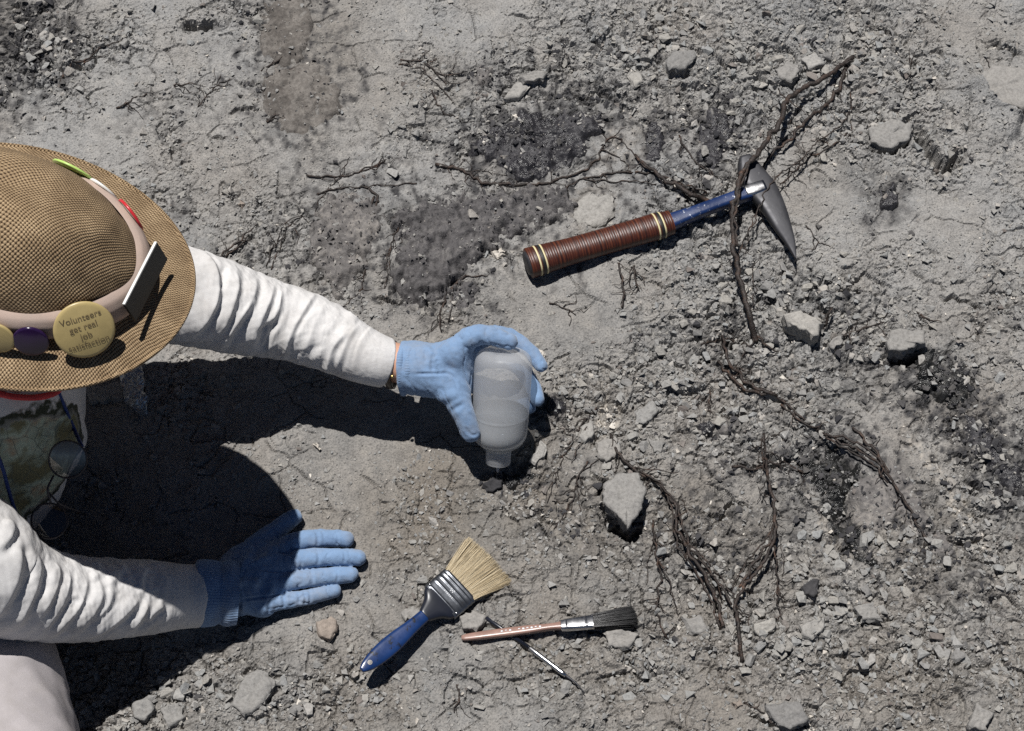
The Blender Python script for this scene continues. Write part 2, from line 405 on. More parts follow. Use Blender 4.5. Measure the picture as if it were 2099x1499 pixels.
# ---- signed-distance modelling (for hands, body and clothes: one continuous skin each)
def rcone(p, a, b, ra, rb):
    a = np.asarray(a, float); b = np.asarray(b, float); ab = b - a
    t = np.clip(((p - a) @ ab) / max(ab @ ab, 1e-12), 0, 1)
    return np.linalg.norm(p - a - t[..., None] * ab, axis=-1) - (ra + (rb - ra) * t)
def ellipsoid(p, c, ax, r):
    q = (p - np.asarray(c)) @ np.asarray(ax).T / np.asarray(r)
    k = np.linalg.norm(q, axis=-1); return (k - 1) * min(r)
def smin(a, b, k):
    h = np.clip(0.5 + 0.5 * (b - a) / k, 0, 1); return b + (a - b) * h - k * h * (1 - h)
def chain(p, pts, rad):
    d = None
    for k in range(len(pts) - 1):
        e = rcone(p, pts[k], pts[k + 1], rad[k], rad[k + 1]); d = e if d is None else np.minimum(d, e)
    return d
def sdf_mesh(f, lo, hi, h):
    lo = np.asarray(lo, float); n = np.ceil((np.asarray(hi) - lo) / h).astype(int) + 1
    X, Y, Z = [lo[k] + h * np.arange(n[k]) for k in range(3)]
    D = np.empty(n, np.float32)
    for i in range(n[0]):
        g = np.empty((n[1], n[2], 3)); g[..., 0] = X[i]; g[..., 1] = Y[:, None]; g[..., 2] = Z[None, :]
        D[i] = f(g)
    S = D < 0
    c = S[:-1, :-1, :-1].astype(np.int8)
    tot = sum(S[a:n[0] - 1 + a, b:n[1] - 1 + b, d:n[2] - 1 + d].astype(np.int8) for a in (0, 1) for b in (0, 1) for d in (0, 1))
    act = (tot > 0) & (tot < 8)
    I = np.argwhere(act); idx = -np.ones(act.shape, np.int64); idx[act] = np.arange(len(I))
    acc = np.zeros((len(I), 3)); cnt = np.zeros(len(I))
    offs = [(a, b, d) for a in (0, 1) for b in (0, 1) for d in (0, 1)]
    for o1 in offs:
        for ax in range(3):
            if o1[ax]: continue
            o2 = list(o1); o2[ax] = 1
            d1 = D[I[:, 0] + o1[0], I[:, 1] + o1[1], I[:, 2] + o1[2]]; d2 = D[I[:, 0] + o2[0], I[:, 1] + o2[1], I[:, 2] + o2[2]]
            m = (d1 < 0) != (d2 < 0); t = np.where(m, d1 / np.where(d1 == d2, 1, d1 - d2), 0)
            q = np.array(o1, float)[None] + np.zeros((len(I), 3)); q[:, ax] = t
            acc += np.where(m[:, None], q, 0); cnt += m
    V = lo + h * (I + acc / cnt[:, None]); F = []
    for ax in range(3):
        b, d = (ax + 1) % 3, (ax + 2) % 3
        s1 = [slice(None)] * 3; s2 = [slice(None)] * 3
        s1[ax] = slice(0, n[ax] - 1); s2[ax] = slice(1, n[ax])
        ch = S[tuple(s1)] != S[tuple(s2)]
        E = np.argwhere(ch); E = E[(E[:, b] > 0) & (E[:, d] > 0) & (E[:, b] < n[b] - 1) & (E[:, d] < n[d] - 1)]
        flip = S[E[:, 0], E[:, 1], E[:, 2]]
        def cell(db, dd):
            q = E.copy(); q[:, b] -= db; q[:, d] -= dd; return idx[q[:, 0], q[:, 1], q[:, 2]]
        quad = np.stack([cell(1, 1), cell(0, 1), cell(0, 0), cell(1, 0)], 1)
        quad[~flip] = quad[~flip][:, ::-1]; F.append(quad)
    F = np.concatenate(F); F = F[(F >= 0).all(1)]
    return V, F
def sdf_normals(f, V, e=0.0012):
    g = np.stack([f(V + e * np.eye(3)[k]) - f(V - e * np.eye(3)[k]) for k in range(3)], -1)
    return g / (np.linalg.norm(g, axis=1, keepdims=True) + 1e-9)
def fold(V, N, lines, front=True, crisp=False):
    """raise (or sink) creases along lines given as (points, height, width_px, ridge sharpness)"""
    px, py = proj(V); w = CC - V; w /= np.linalg.norm(w, axis=1, keepdims=True)
    face = np.clip((N * w).sum(1) * 3.0, 0, 1) if front else 1.0
    D = np.zeros(len(V))
    for pts, amp, wid in lines:
        m = (px > min(p[0] for p in pts) - 4 * wid) & (px < max(p[0] for p in pts) + 4 * wid) & (py > min(p[1] for p in pts) - 4 * wid) & (py < max(p[1] for p in pts) + 4 * wid)
        if not m.any(): continue
        L_ = spline([(a, b) for a, b in pts], max(6, 5 * len(pts))) if len(pts) > 2 else np.asarray(pts, float)
        d, t, s = polydist(px[m], py[m], L_)
        e = np.minimum(1, 5.0 * np.minimum(t, 1 - t) + 0.15)
        if crisp:
            x = np.where(s > 0, d / (wid * 0.75), d / (wid * 1.9))
            D[m] += amp * e * (np.exp(-np.abs(x) ** 1.35) - 0.30 * (s > 0) * np.exp(-((x - 1.7) / 0.9) ** 2))
        else:
            x = d / wid; D[m] += amp * e * (np.exp(-x * x) - 0.35 * np.exp(-((x - 1.8) / 0.9) ** 2))
    return V + N * (D * face)[:, None]

# ================================================================== GROUND
du = 0.0018
def axis(lo, hi, far):
    core = np.arange(lo, hi, du); out = [core]; st = du; 
    a, b = [], []; x = core[-1]
    while x < far: st *= 1.11; x += st; b.append(x)
    st = du; x = core[0]
    while x > -far: st *= 1.11; x -= st; a.append(x)
    return np.concatenate([np.array(a[::-1]), core, np.array(b)])
U1 = axis(-0.75, 0.75, 9.0); V1 = axis(-0.60, 0.62, 9.0)
UU, VV = np.meshgrid(U1, V1, indexing='ij')
_g = np.stack([UU, VV, np.zeros_like(UU)], -1)
GX, GY = proj(_g)
_far = (np.hypot(UU, VV) > 1.6)
GX = np.where(_far, 99999.0, GX); GY = np.where(_far, 99999.0, GY)

def amount(px, py):
    """how crumbly the clay is here (0 smooth .. 1 rubble)"""
    c = 0.26 + 0.20 * sstep(1050, 1400, px) + 0.36 * fbm(px / 190.0, py / 190.0, 4, 40)
    for (x, y, rx, ry, k) in ((1330, 110, 330, 130, .55), (1700, 190, 220, 130, .6), (1340, 800, 230, 140, .5), (1560, 570, 140, 120, .55), (1650, 700, 230, 110, .45),
                              (1800, 1330, 330, 160, .5), (1330, 1270, 300, 160, .35), (600, 1420, 330, 100, .45), (300, 150, 250, 120, .15), (480, 400, 120, 110, .35),
                              (930, 1050, 230, 100, .2), (1990, 1080, 120, 180, .4), (330, 800, 90, 60, .5), (1700, 1250, 200, 90, .45), (250, 1440, 140, 100, .5), (60, 80, 100, 130, .5),
                              (560, 330, 160, 70, -.18), (800, 980, 220, 130, -.22), (1000, 1380, 260, 90, -.12), (760, 1180, 120, 90, -.15), (200, 200, 150, 80, -.15), (690, 150, 110, 150, -.5), (880, 60, 110, 50, -.2), (1150, 610, 170, 80, -.5), (1690, 430, 120, 90, -.55), (1960, 470, 130, 70, -.4), (860, 900, 170, 70, -.3),
                              (1480, 1440, 150, 50, -.4), (2050, 180, 90, 60, -.6), (1300, 300, 90, 60, -.5), (1230, 430, 80, 60, -.6), (780, 690, 90, 60, -.3), (470, 130, 120, 80, -.25), (420, 250, 120, 50, -.2),
                              (1780, 920, 60, 120, -.2), (1790, 1030, 60, 60, -.5), (1900, 980, 60, 70, -.4)):
        c = c + k * np.exp(-(((px - x) / rx) ** 2 + ((py - y) / ry) ** 2))
    return np.clip(c, 0.03, 1.0)

CRACKS = [  # polyline, depth m, half width px
    ([(1880, 266), (1895, 295), (1918, 335), (1925, 354)], .040, 14), ([(1920, 352), (1942, 348), (1968, 320)], .038, 14),
    ([(1780, 302), (1800, 314), (1840, 310), (1868, 285)], .020, 6), ([(376, 50), (400, 52), (435, 48)], .022, 9), ([(125, 135), (150, 127), (165, 130)], .012, 6),
    ([(1715, 598), (1760, 600), (1800, 607)], .018, 6), ([(1930, 612), (1975, 618), (2010, 640)], .012, 5), ([(1840, 735), (1870, 742), (1895, 735)], .030, 10),
    ([(1480, 690), (1500, 705), (1528, 690)], .020, 7), ([(1235, 1040), (1265, 1075), (1300, 1095), (1318, 1075)], .022, 10), ([(1450, 1050), (1480, 1060), (1505, 1020)], .015, 6),
    ([(1500, 952), (1560, 958), (1620, 950), (1650, 965)], .012, 5), ([(770, 615), (800, 625), (840, 612)], .010, 5), ([(1180, 462), (1230, 470), (1290, 455)], .012, 4),
    ([(1610, 605), (1660, 612), (1700, 600)], .010, 5), ([(470, 238), (500, 225), (530, 232)], .008, 5), ([(430, 285), (460, 288), (470, 280)], .010, 6),
    ([(1440, 640), (1470, 620), (1510, 632)], .010, 4), ([(2020, 190), (2060, 225), (2099, 240)], .020, 8), ([(1215, 975), (1240, 985), (1225, 1020)], .012, 5),
    ([(2030, 90), (2070, 100), (2099, 112)], .012, 6), ([(1530, 1455), (1570, 1480), (1600, 1495)], .010, 4), ([(1700, 905), (1720, 930), (1745, 960)], .016, 14),
    ([(300, 645), (330, 668), (360, 672)], .006, 4), ([(1120, 300), (1140, 325), (1135, 350)], .010, 7), ([(1180, 205), (1220, 195), (1260, 205)], .010, 6), ([(640, 1330), (680, 1345), (700, 1330)], .006, 4)]
LEDGES = [  # polyline travelled with the high side on the left: height, decay px
    ([(2110, 250), (2050, 225), (2010, 185), (1995, 150)], .030, 90), ([(1300, 460), (1240, 472), (1180, 462), (1168, 440)], .012, 70),
    ([(1010, 640), (930, 640), (850, 640), (800, 615), (795, 560)], .012, 60), ([(1720, 1300), (1620, 1310), (1540, 1300)], .010, 60), ([(2099, 1430), (1980, 1380), (1850, 1340)], .012, 80),
    ([(1905, 720), (1860, 728), (1810, 715)], .020, 40), ([(560, 310), (480, 292), (400, 285)], .008, 70), ([(480, 130), (380, 140), (300, 160)], .006, 70), ([(1260, 190), (1150, 160), (1060, 150)], .008, 60),
    ([(1810, 612), (1740, 604), (1640, 610)], .014, 50), ([(1660, 960), (1600, 955), (1500, 950)], .010, 40), ([(690, 290), (640, 285), (560, 280)], .006, 40)]
PITS = [(1860, 742, 42, 22, .022), (1275, 1075, 55, 40, .016), (1700, 950, 70, 55, .024), (1735, 1080, 24, 75, .014), (1500, 690, 30, 22, .012), (1040, 975, 60, 40, .010), (1720, 1030, 30, 40, .01), (830, 1340, 90, 60, .006)]

def ground_height(u, v, px, py):
    near = np.hypot(u, v) < 1.5
    h = 0.010 * fbm(u * 2.3, v * 2.3, 2, 1) + 0.0055 * fbm(u * 8, v * 8, 3, 5)
    A = np.where(near, amount(px, py), 0.4)
    fine = sstep(1.05, 0.78, np.maximum(np.abs(u), np.abs(v) * 1.25))      # only where the sheet is dense enough to carry it
    h = h + (0.25 + 0.75 * fine) * (0.0022 + 0.0020 * A) * fbm(u * 30, v * 30, 3, 9)
    # clay plates, split and tilted
    wx = u + 0.006 * perlin(u * 40, v * 40, 71); wy = v + 0.006 * perlin(u * 40, v * 40, 72)
    for cell, amp, tilt, cr, s in ((0.042, .0050, .26, .0046, 20), (0.019, .0046, .44, .0036, 25), (0.0092, .0030, .55, .0018, 30)):
        f1, f2, ci, cj, dx, dy = worley(wx / cell, wy / (cell * 0.85), s)
        hid = rnd(ci, cj, s + 11); m = sstep(0.08 + hid * 0.72, 0.22 + hid * 0.72, A) * (0.55 + 0.45 * A)
        edge = sstep(0.0, 0.20, f2 - f1)
        h = h + fine * m * ((rnd(ci, cj, s + 7) - 0.5) * amp * 1.6 + tilt * cell * (dx * (rnd(ci, cj, s + 8) - .5) + dy * (rnd(ci, cj, s + 9) - .5)) - cr * (1 - edge))
    # hairline cracks in the smooth clay
    f1, f2, ci, cj, dx, dy = worley(wx / 0.075, wy / 0.055, 61)
    crk = sstep(0.05, 0.0, f2 - f1) * sstep(0.1, 0.5, fbm(u * 12, v * 12, 2, 66) + 0.2)
    h = h - 0.0035 * crk * fine
    h = h + fine * (0.0006 + 0.0007 * A) * fbm(u * 130, v * 130, 3, 44)
    g = sstep(0.55, 0.9, fbm(u * 210, v * 210, 2, 50)); h = h + 0.0012 * g * fine
    nx = px + 6 * fbm(px / 18.0, py / 18.0, 2, 80); ny = py + 6 * fbm(px / 18.0, py / 18.0, 2, 81)
    def near_box(pts, r):
        xs = [p[0] for p in pts]; ys = [p[1] for p in pts]
        return (px > min(xs) - r) & (px < max(xs) + r) & (py > min(ys) - r) & (py < max(ys) + r)
    for pts, dep, w in CRACKS:
        m = near_box(pts, 6 * w)
        if m.any():
            d, t, s = polydist(nx[m], ny[m], pts); e = np.minimum(1, 6 * np.minimum(t, 1 - t) + 0.25)
            h[m] -= dep * e * sstep(w * 1.25, w * 0.34, d)
    for pts, a, L_ in LEDGES:
        m = near_box(pts, 4 * L_)
        if m.any():
            d, t, s = polydist(nx[m], ny[m], pts); e = sstep(0, .2, t) * sstep(1, .8, t)
            h[m] += a * e * np.where(s > 0, np.exp(-d / L_), sstep(7, 0, d) * 0.8)
    for x, y, rx, ry, a in PITS:
        h -= a * np.exp(-(((px - x) / rx) ** 2 + ((py - y) / ry) ** 2) ** 1.5)
    return np.where(near, h, h * 1.0)

HH = ground_height(UU, VV, GX, GY)
_cu0, _cv0 = np.searchsorted(U1, -0.7499), np.searchsorted(V1, -0.5999)
def H(u, v):
    u = np.asarray(u, float); v = np.asarray(v, float)
    i = np.clip(np.searchsorted(U1, u) - 1, 0, len(U1) - 2); j = np.clip(np.searchsorted(V1, v) - 1, 0, len(V1) - 2)
    a = np.clip((u - U1[i]) / (U1[i + 1] - U1[i]), 0, 1); b = np.clip((v - V1[j]) / (V1[j + 1] - V1[j]), 0, 1)
    return HH[i, j] * (1 - a) * (1 - b) + HH[i + 1, j] * a * (1 - b) + HH[i, j + 1] * (1 - a) * b + HH[i + 1, j + 1] * a * b
def G(px, py, h=0.0):
    """point h above the real ground surface, seen at a pixel"""
    p = P(px, py, h)
    for _ in range(3): p = P(px, py, h + float(H(p[0], p[1])))
    return p
def Gs(px, py, h=0.0, r=0.012):
    """same, over the ground averaged across r"""
    p = P(px, py, h)
    for _ in range(3):
        k = np.linspace(-r, r, 5); a, b = np.meshgrid(p[0] + k, p[1] + k); p = P(px, py, h + float(H(a, b).mean()))
    return p

nu, nv = HH.shape
ids = np.arange(nu * nv).reshape(nu, nv)
GF = np.stack([ids[:-1, :-1], ids[1:, :-1], ids[1:, 1:], ids[:-1, 1:]], -1).reshape(-1, 4)
GV = np.stack([UU, VV, HH], -1).reshape(-1, 3)
ground = mk("ground", GV, GF, M['ground'], None, (0, 0, 0), smooth=False)
tag(ground, "grey cracked clay hillside of the dig", None, None, 'structure')
TARB = [(960, 440, 280, 75, -9, .80, .1), (1330, 320, 150, 60, -35, .6, .2), (1120, 260, 200, 130, -20, .72, .3), (1420, 300, 150, 90, -35, .46, .2), (860, 500, 300, 130, -5, .56, 0), (1950, 860, 210, 75, 38, .85, .3), (1850, 1040, 210, 60, 56, .80, .2), (1450, 1090, 220, 90, 10, .46, .1), (1600, 960, 170, 60, 5, .52, .2), (2040, 960, 180, 55, 55, .82, .2),
        (1480, 700, 150, 60, 10, .36, 0), (1960, 1180, 130, 70, 50, .44, 0), (600, 130, 120, 190, -12, .62, 0), (380, 220, 150, 50, -20, .30, 0), (1180, 1020, 110, 90, 20, .40, .1), (2060, 640, 80, 60, 20, .25, 0), (1700, 620, 150, 40, 5, .36, 0), (700, 380, 160, 50, -10, .42, 0),
        (40, 60, 110, 140, 0, .8, 0), (15, 205, 45, 55, 0, .6, 0), (610, 60, 60, 75, -10, .35, 0), (600, 190, 95, 85, -15, .38, 0), (1090, 290, 145, 85, -25, .92, .5), (1340, 285, 34, 68, 15, .8, .3),
        (1465, 285, 50, 82, 10, .92, .3), (960, 450, 240, 62, -8, .55, .1), (720, 490, 95, 110, 20, .5, .1), (880, 570, 90, 75, 0, .5, .1), (1820, 415, 55, 60, 20, .6, .2),
        (1905, 775, 110, 66, 30, .95, .6), (2010, 880, 130, 48, 38, .75, .3), (1715, 950, 90, 66, 15, .92, .5), (1735, 1080, 34, 100, -32, .95, .6), (1870, 1030, 50, 130, -36, .42, 0),
        (2070, 960, 60, 100, -20, .45, .1), (1500, 1100, 140, 60, -20, .3, 0), (1060, 975, 60, 38, -10, .75, .5), (1135, 835, 40, 32, 0, .6, .3), (1740, 760, 60, 40, 30, .4, 0), (1300, 1010, 60, 60, 0, .25, 0),
        (1490, 655, 22, 24, 0, .75, .2), (1240, 210, 60, 22, 10, .5, .1), (1010, 160, 70, 34, -5, .45, 0), (1930, 1190, 40, 60, -20, .35, 0), (950, 610, 45, 35, 0, .5, .1), (370, 430, 30, 26, 0, .6, .1), (1230, 1100, 30, 60, 15, .25, 0),
        (1500, 870, 28, 20, 0, .5, .2), (740, 580, 40, 60, 10, .4, 0), (1160, 1090, 14, 30, 15, .45, 0), (1630, 1020, 60, 50, -20, .55, .3), (940, 150, 40, 20, 0, .4, 0)]
tar = np.zeros_like(HH); wet = np.zeros_like(HH)
_near = np.where(np.abs(GX) < 9000)
_w1 = np.zeros_like(HH); _w2 = np.zeros_like(HH)
_w1[_near] = fbm(GX[_near] / 45.0, GY[_near] / 45.0, 4, 100, 0.6); _w2[_near] = fbm(GX[_near] / 20.0, GY[_near] / 20.0, 3, 140)
def soft(x, y, rx, ry, an, wob=0.6, flip=1):
    m = (np.abs(GX - x) < 2.2 * max(rx, ry)) & (np.abs(GY - y) < 2.2 * max(rx, ry))
    a = math.radians(an); dx, dy = GX[m] - x, GY[m] - y
    r = np.hypot((dx * math.cos(a) + dy * math.sin(a)) / rx, (-dx * math.sin(a) + dy * math.cos(a)) / ry) + wob * flip * _w1[m]
    return m, sstep(1.35, 0.55, r)
for k, (x, y, rx, ry, an, st, we) in enumerate(TARB):
    m, b_ = soft(x, y, rx, ry, an, 0.75, 1 if k % 2 else -1); b_ = b_ * (np.clip(0.75 + 0.9 * _w2[m], 0.1, 1.25) if k >= 18 else np.clip(0.55 + 1.5 * _w2[m], 0.0, 1.6))
    tar[m] = np.maximum(tar[m], st * b_); wet[m] = np.maximum(wet[m], we * b_)
tar = np.clip(tar * 1.12, 0, 0.97)
earth = np.clip(0.42 * sstep(450, 1150, GY) + 0.5 * np.exp(-(((GX - 1000) / 420) ** 2 + ((GY - 1000) / 260) ** 2)) + 0.5 * np.exp(-(((GX - 620) / 150) ** 2 + ((GY - 120) / 190) ** 2))
                + 0.35 * fbm(GX / 260.0, GY / 260.0, 3, 160), 0, 1)
pale = np.zeros_like(HH)
for x, y, rx, ry, an in ((1220, 430, 55, 45, 0), (1290, 300, 60, 50, -20), (1030, 520, 45, 14, -10), (1690, 1050, 14, 90, -33), (1700, 1090, 12, 70, -33), (1975, 1060, 20, 120, -28), (1870, 900, 18, 40, -30), (1250, 850, 26, 36, 0), (1925, 980, 14, 130, -33), (1950, 1110, 16, 60, -30), (1020, 300, 40, 30, 0), (690, 520, 20, 18, 0)):
    m, b_ = soft(x, y, rx, ry, an); pale[m] = np.maximum(pale[m], b_ * np.clip(0.35 + 1.3 * _w2[m], 0, 1))
for nm, arr in (("tar", tar), ("wet", wet), ("earth", earth), ("pale", pale)):
    at = ground.data.attributes.new(nm, 'FLOAT', 'POINT'); at.data.foreach_set("value", np.ascontiguousarray(arr.ravel(), np.float32))

# ------------------------------------------------------------------ fossil bone and tar, set in the clay
PATCHES = []
def patch(name, poly, rise, edge, mat, label, cat="fossil", step=3.0, rough=1.0, seed=0, wob=10.0):
    def zf(X, Y, u, v):
        d = signed_poly(X + wob * fbm(X / 20, Y / 20, 4, seed, 0.6), Y + wob * fbm(X / 20, Y / 20, 4, seed + 3, 0.6), poly)
        hs = sum(H(u + a, v + b) for a, b in ((0, 0), (.008, 0), (-.008, 0), (0, .008), (0, -.008), (.005, .005), (-.005, -.005), (.005, -.005), (-.005, .005))) / 9
        k = np.clip(d / edge, 0, 1); prof = np.sqrt(np.clip(1 - (1 - k) ** 2, 0, 1))
        z = hs + np.where(d > 0, rise * prof - 0.0006, -0.0006 - 0.007 * np.clip(-d / 12, 0, 1))
        z = z + rough * (0.0050 * fbm(u * 30, v * 30, 3, seed + 7) + 0.0024 * fbm(u * 90, v * 90, 3, seed + 9)) * np.clip(d / 10 + 0.6, 0, 1)
        f1, f2, ci, cj, dx, dy = worley(u / 0.022 + 0.3 * fbm(u * 60, v * 60, 2, seed), v / 0.014, seed % 50 + 20)
        z = z + rough * k * (0.0022 * (rnd(ci, cj, seed % 90) - .5) - 0.0022 * sstep(0.09, 0.0, f2 - f1))
        return d, z
    xs = np.arange(min(p[0] for p in poly) - 24, max(p[0] for p in poly) + 24, step); ys = np.arange(min(p[1] for p in poly) - 24, max(p[1] for p in poly) + 24, step)
    X, Y = np.meshgrid(xs, ys, indexing='ij')
    r = CD + CR * ((X - 1049.5) / FPX)[..., None] - CU * ((Y - 749.5) / FPX)[..., None]
    pts = CC + r * (-CC[2] / r[..., 2])[..., None]
    u, v = pts[..., 0], pts[..., 1]; d, z = zf(X, Y, u, v)
    PATCHES.append((xs[0], xs[-1], ys[0], ys[-1], zf))
    ok = d > -14
    idm = -np.ones(X.shape, int); idm[ok] = np.arange(ok.sum())
    V = np.stack([u, v, z], -1)[ok]
    q = ok[:-1, :-1] & ok[1:, :-1] & ok[1:, 1:] & ok[:-1, 1:]
    F = np.stack([idm[:-1, :-1][q], idm[:-1, 1:][q], idm[1:, 1:][q], idm[1:, :-1][q]], 1)[:, ::-1]
    o = mk(name, V, F, mat, None, V.mean(0)); tag(o, label, cat); return o
def top_z(u, v):
    """clay or whatever fossil lies over it"""
    z = H(u, v).copy(); px, py = proj(np.stack([u, v, 0 * u], 1))
    for x0_, x1_, y0_, y1_, zf in PATCHES:
        m = (px > x0_) & (px < x1_) & (py > y0_) & (py < y1_)
        if m.any():
            d, zz_ = zf(px[m], py[m], u[m], v[m]); z[m] = np.where(d > -10, np.maximum(z[m], zz_), z[m])
    return z
patch("fossil_bone", [(805, 440), (900, 415), (1060, 392), (1160, 398), (1185, 428), (1040, 490), (990, 520), (965, 555), (905, 612), (850, 628), (815, 608), (802, 550), (822, 490)], .016, 70, M['bone'], "largest dark grey fossil bone, lobed, left of the hammer grip", seed=300, rough=1.9, wob=18)
patch("fossil_bone", [(628, 475), (678, 402), (755, 400), (782, 445), (768, 505), (722, 590), (690, 606), (642, 545)], .012, 50, M['bone_grey'], "dark grey oval fossil lump just above the white sleeve", seed=310, rough=1.6, wob=16)
patch("fossil_bone", [(925, 605), (945, 580), (975, 582), (980, 610), (950, 635), (928, 625)], .007, 20, M['bone'], "small dark fossil knob under the lobed bone, above the glove with the bottle", seed=320, step=3)
patch("fossil_bone", [(962, 305), (1010, 262), (1070, 232), (1150, 228), (1225, 236), (1240, 255), (1190, 315), (1140, 358), (1075, 378), (1000, 335)], .008, 30, M['bone_tar'], "black tarry fossil fragment with wet glints above the thin crossing roots", rough=1.6, seed=330)
patch("fossil_bone", [(1446, 222), (1508, 226), (1490, 300), (1462, 352), (1432, 330)], .006, 16, M['bone_tar'], "upright dark rectangular fossil piece left of the reddish root", seed=340, step=3)
patch("fossil_bone", [(545, 15), (625, -10), (642, 60), (622, 125), (562, 148), (528, 90)], .006, 30, M['bone_brown'], "brown dusty fossil stub at the top edge", seed=350)
patch("fossil_bone", [(540, 165), (640, 128), (692, 185), (704, 240), (600, 285), (542, 235)], .007, 35, M['bone_brown'], "brown dusty fossil with thin dark roots lying over it", seed=360)
patch("fossil_bone", [(1842, 742), (1900, 722), (1975, 758), (2002, 812), (1945, 842), (1885, 802)], .006, 18, M['tar'], "black glinting tarry fossil patch right of the flat grey slab", rough=1.8, seed=370, step=3)
patch("tar_seep", [(1676, 995), (1722, 985), (1742, 1040), (1780, 1120), (1796, 1162), (1768, 1155), (1722, 1092), (1690, 1048)], .005, 10, M['tar'], "narrow glossy black tongue of tar running down right", "tar", rough=1.6, seed=380, step=3, wob=6)
patch("tar_seep", [(1648, 930), (1700, 902), (1742, 930), (1768, 962), (1748, 1000), (1700, 1012), (1662, 985)], .004, 14, M['tar'], "black sticky tar hollow under the crossing brown roots", "tar", rough=2.0, seed=390, step=3)
patch("fossil_bone", [(1752, 985), (1800, 968), (1842, 1038), (1832, 1078), (1772, 1090), (1742, 1035)], .007, 20, M['bone_grey'], "smooth brownish grey fossil slab right of the tar tongue", seed=400)
patch("fossil_bone", [(1965, 848), (2012, 876), (2080, 948), (2110, 1020), (2060, 992), (1990, 925)], .005, 16, M['bone_tar'], "dark diagonal fossil streak at the right edge", seed=410)
patch("fossil_bone", [(1808, 935), (1850, 962), (1902, 1058), (1962, 1132), (1918, 1140), (1852, 1062), (1806, 990)], .005, 18, M['bone_grey'], "long grey fossil strip running diagonally beside the smooth slab", seed=420)
patch("fossil_bone", [(972, 150), (985, 138), (1008, 140), (1016, 160), (1000, 180), (978, 175)], .010, 18, M['bone_grey'], "round dark knob near the top, left of two pale stones", seed=430, step=3)
patch("fossil_bone", [(1796, 395), (1830, 385), (1842, 410), (1830, 438), (1808, 432)], .008, 14, M['bone_tar'], "small black fossil lump right of the hammer head", seed=440, step=3)
patch("fossil_bone", [(1330, 250), (1352, 245), (1358, 300), (1338, 335), (1322, 325)], .005, 14, M['bone_tar'], "thin dark fossil sliver above the hammer shank", seed=450, step=3)
patch("tar_seep", [(1028, 985), (1050, 962), (1090, 950), (1098, 965), (1070, 985), (1045, 998)], .006, 10, M['tar'], "shiny wet black spot beside the bottle's spout", "tar", rough=1.5, seed=460, step=2.5, wob=4)
patch("fossil_bone", [(1118, 828), (1135, 815), (1158, 822), (1160, 845), (1140, 856), (1122, 848)], .008, 12, M['bone_tar'], "small dark lump right of the bottle's middle", seed=470, step=2.5, wob=4)
patch("fossil_bone", [(1430, 872), (1450, 862), (1470, 872), (1462, 890), (1440, 890)], .007, 12, M['bone_tar'], "left one of two small dark nodules amid the rubble", seed=480, step=2.5, wob=3)
patch("fossil_bone", [(1468, 872), (1488, 860), (1502, 875), (1495, 892), (1474, 893)], .008, 12, M['bone_grey'], "right, bluish one of two small dark nodules amid the rubble", seed=490, step=2.5, wob=3)

# ------------------------------------------------------------------ loose crumbs
def hull_shape(seed, n=11):
    r = np.random.default_rng(seed); bm = bmesh.new()
    p = r.normal(size=(n, 3)); p /= np.linalg.norm(p, axis=1, keepdims=True); p *= r.uniform(0.75, 1.0, (n, 1)); p = np.sign(p) * np.abs(p) ** 0.72
    p *= np.array([1.0, r.uniform(0.62, 0.95), r.uniform(0.26, 0.52)])
    for q in p: bm.verts.new(q)
    res = bmesh.ops.convex_hull(bm, input=bm.verts)
    bmesh.ops.delete(bm, geom=[g for g in res["geom_interior"] if isinstance(g, bmesh.types.BMVert)], context='VERTS')
    bmesh.ops.triangulate(bm, faces=bm.faces[:])
    bm.verts.ensure_lookup_table(); bm.verts.index_update()
    V = np.array([v.co[:] for v in bm.verts]); F = np.array([[v.index for v in f.verts] for f in bm.faces]); bm.free()
    return V, F
HULLS = [hull_shape(s, 9 + s % 4) for s in range(24)]; CHIPS = [hull_shape(100 + s, 6 + s % 3) for s in range(24)]      # chips: few faces, used by the thousand
def occupied(px, py):
    """under the tools, hands and other placed things: keep big crumbs away"""
    o = inside(px, py, [(1055, 500), (1380, 425), (1520, 390), (1500, 330), (1560, 320), (1650, 430), (1645, 540), (1590, 480), (1400, 500), (1100, 590)])
    o |= inside(px, py, [(725, 1370), (880, 1210), (955, 1085), (1075, 1175), (960, 1275), (760, 1400)])
    o |= inside(px, py, [(935, 1300), (1150, 1265), (1310, 1240), (1310, 1300), (1150, 1305), (940, 1325)])
    o |= inside(px, py, [(400, 1130), (560, 1080), (720, 1080), (760, 1140), (720, 1200), (690, 1240), (480, 1290), (400, 1290)])
    return o
NC = 185000
cu = rng.uniform(-0.76, 0.76, NC); cv = rng.uniform(-0.62, 0.63, NC); _q = np.arange(NC)   >= 150000
cu[_q] = rng.uniform(-1.25, 1.25, _q.sum()); cv[_q] = rng.uniform(-0.95, 1.0, _q.sum())
cpx, cpy = proj(np.stack([cu, cv, np.zeros(NC)], 1))
am = amount(cpx, cpy)
clump = sstep(-0.25, 0.55, fbm(cu * 14, cv * 14, 3, 90) + 0.5 * fbm(cu * 45, cv * 45, 2, 95))
keep = rng.uniform(size=NC) < (0.36 + 0.64 * am) * (0.24 + 0.76 * clump)
keep &= ~(_q & (np.abs(cu) < 0.76) & (cv > -0.62) & (cv < 0.63))
tarc = np.zeros(NC)
size = 0.00140 * np.exp(rng.normal(0, 0.58, NC)) * (0.8 + 0.8 * am) + 0.0003
big = rng.uniform(size=NC) < 0.14 * am; size = np.where(big, 0.0026 + 0.0080 * rng.uniform(size=NC) ** 2.6 * (0.5 + 0.6 * am), size)
size = np.minimum(size, 0.0105)
occ = occupied(cpx, cpy)
keep &= ~(occ & (size > 0.0022))
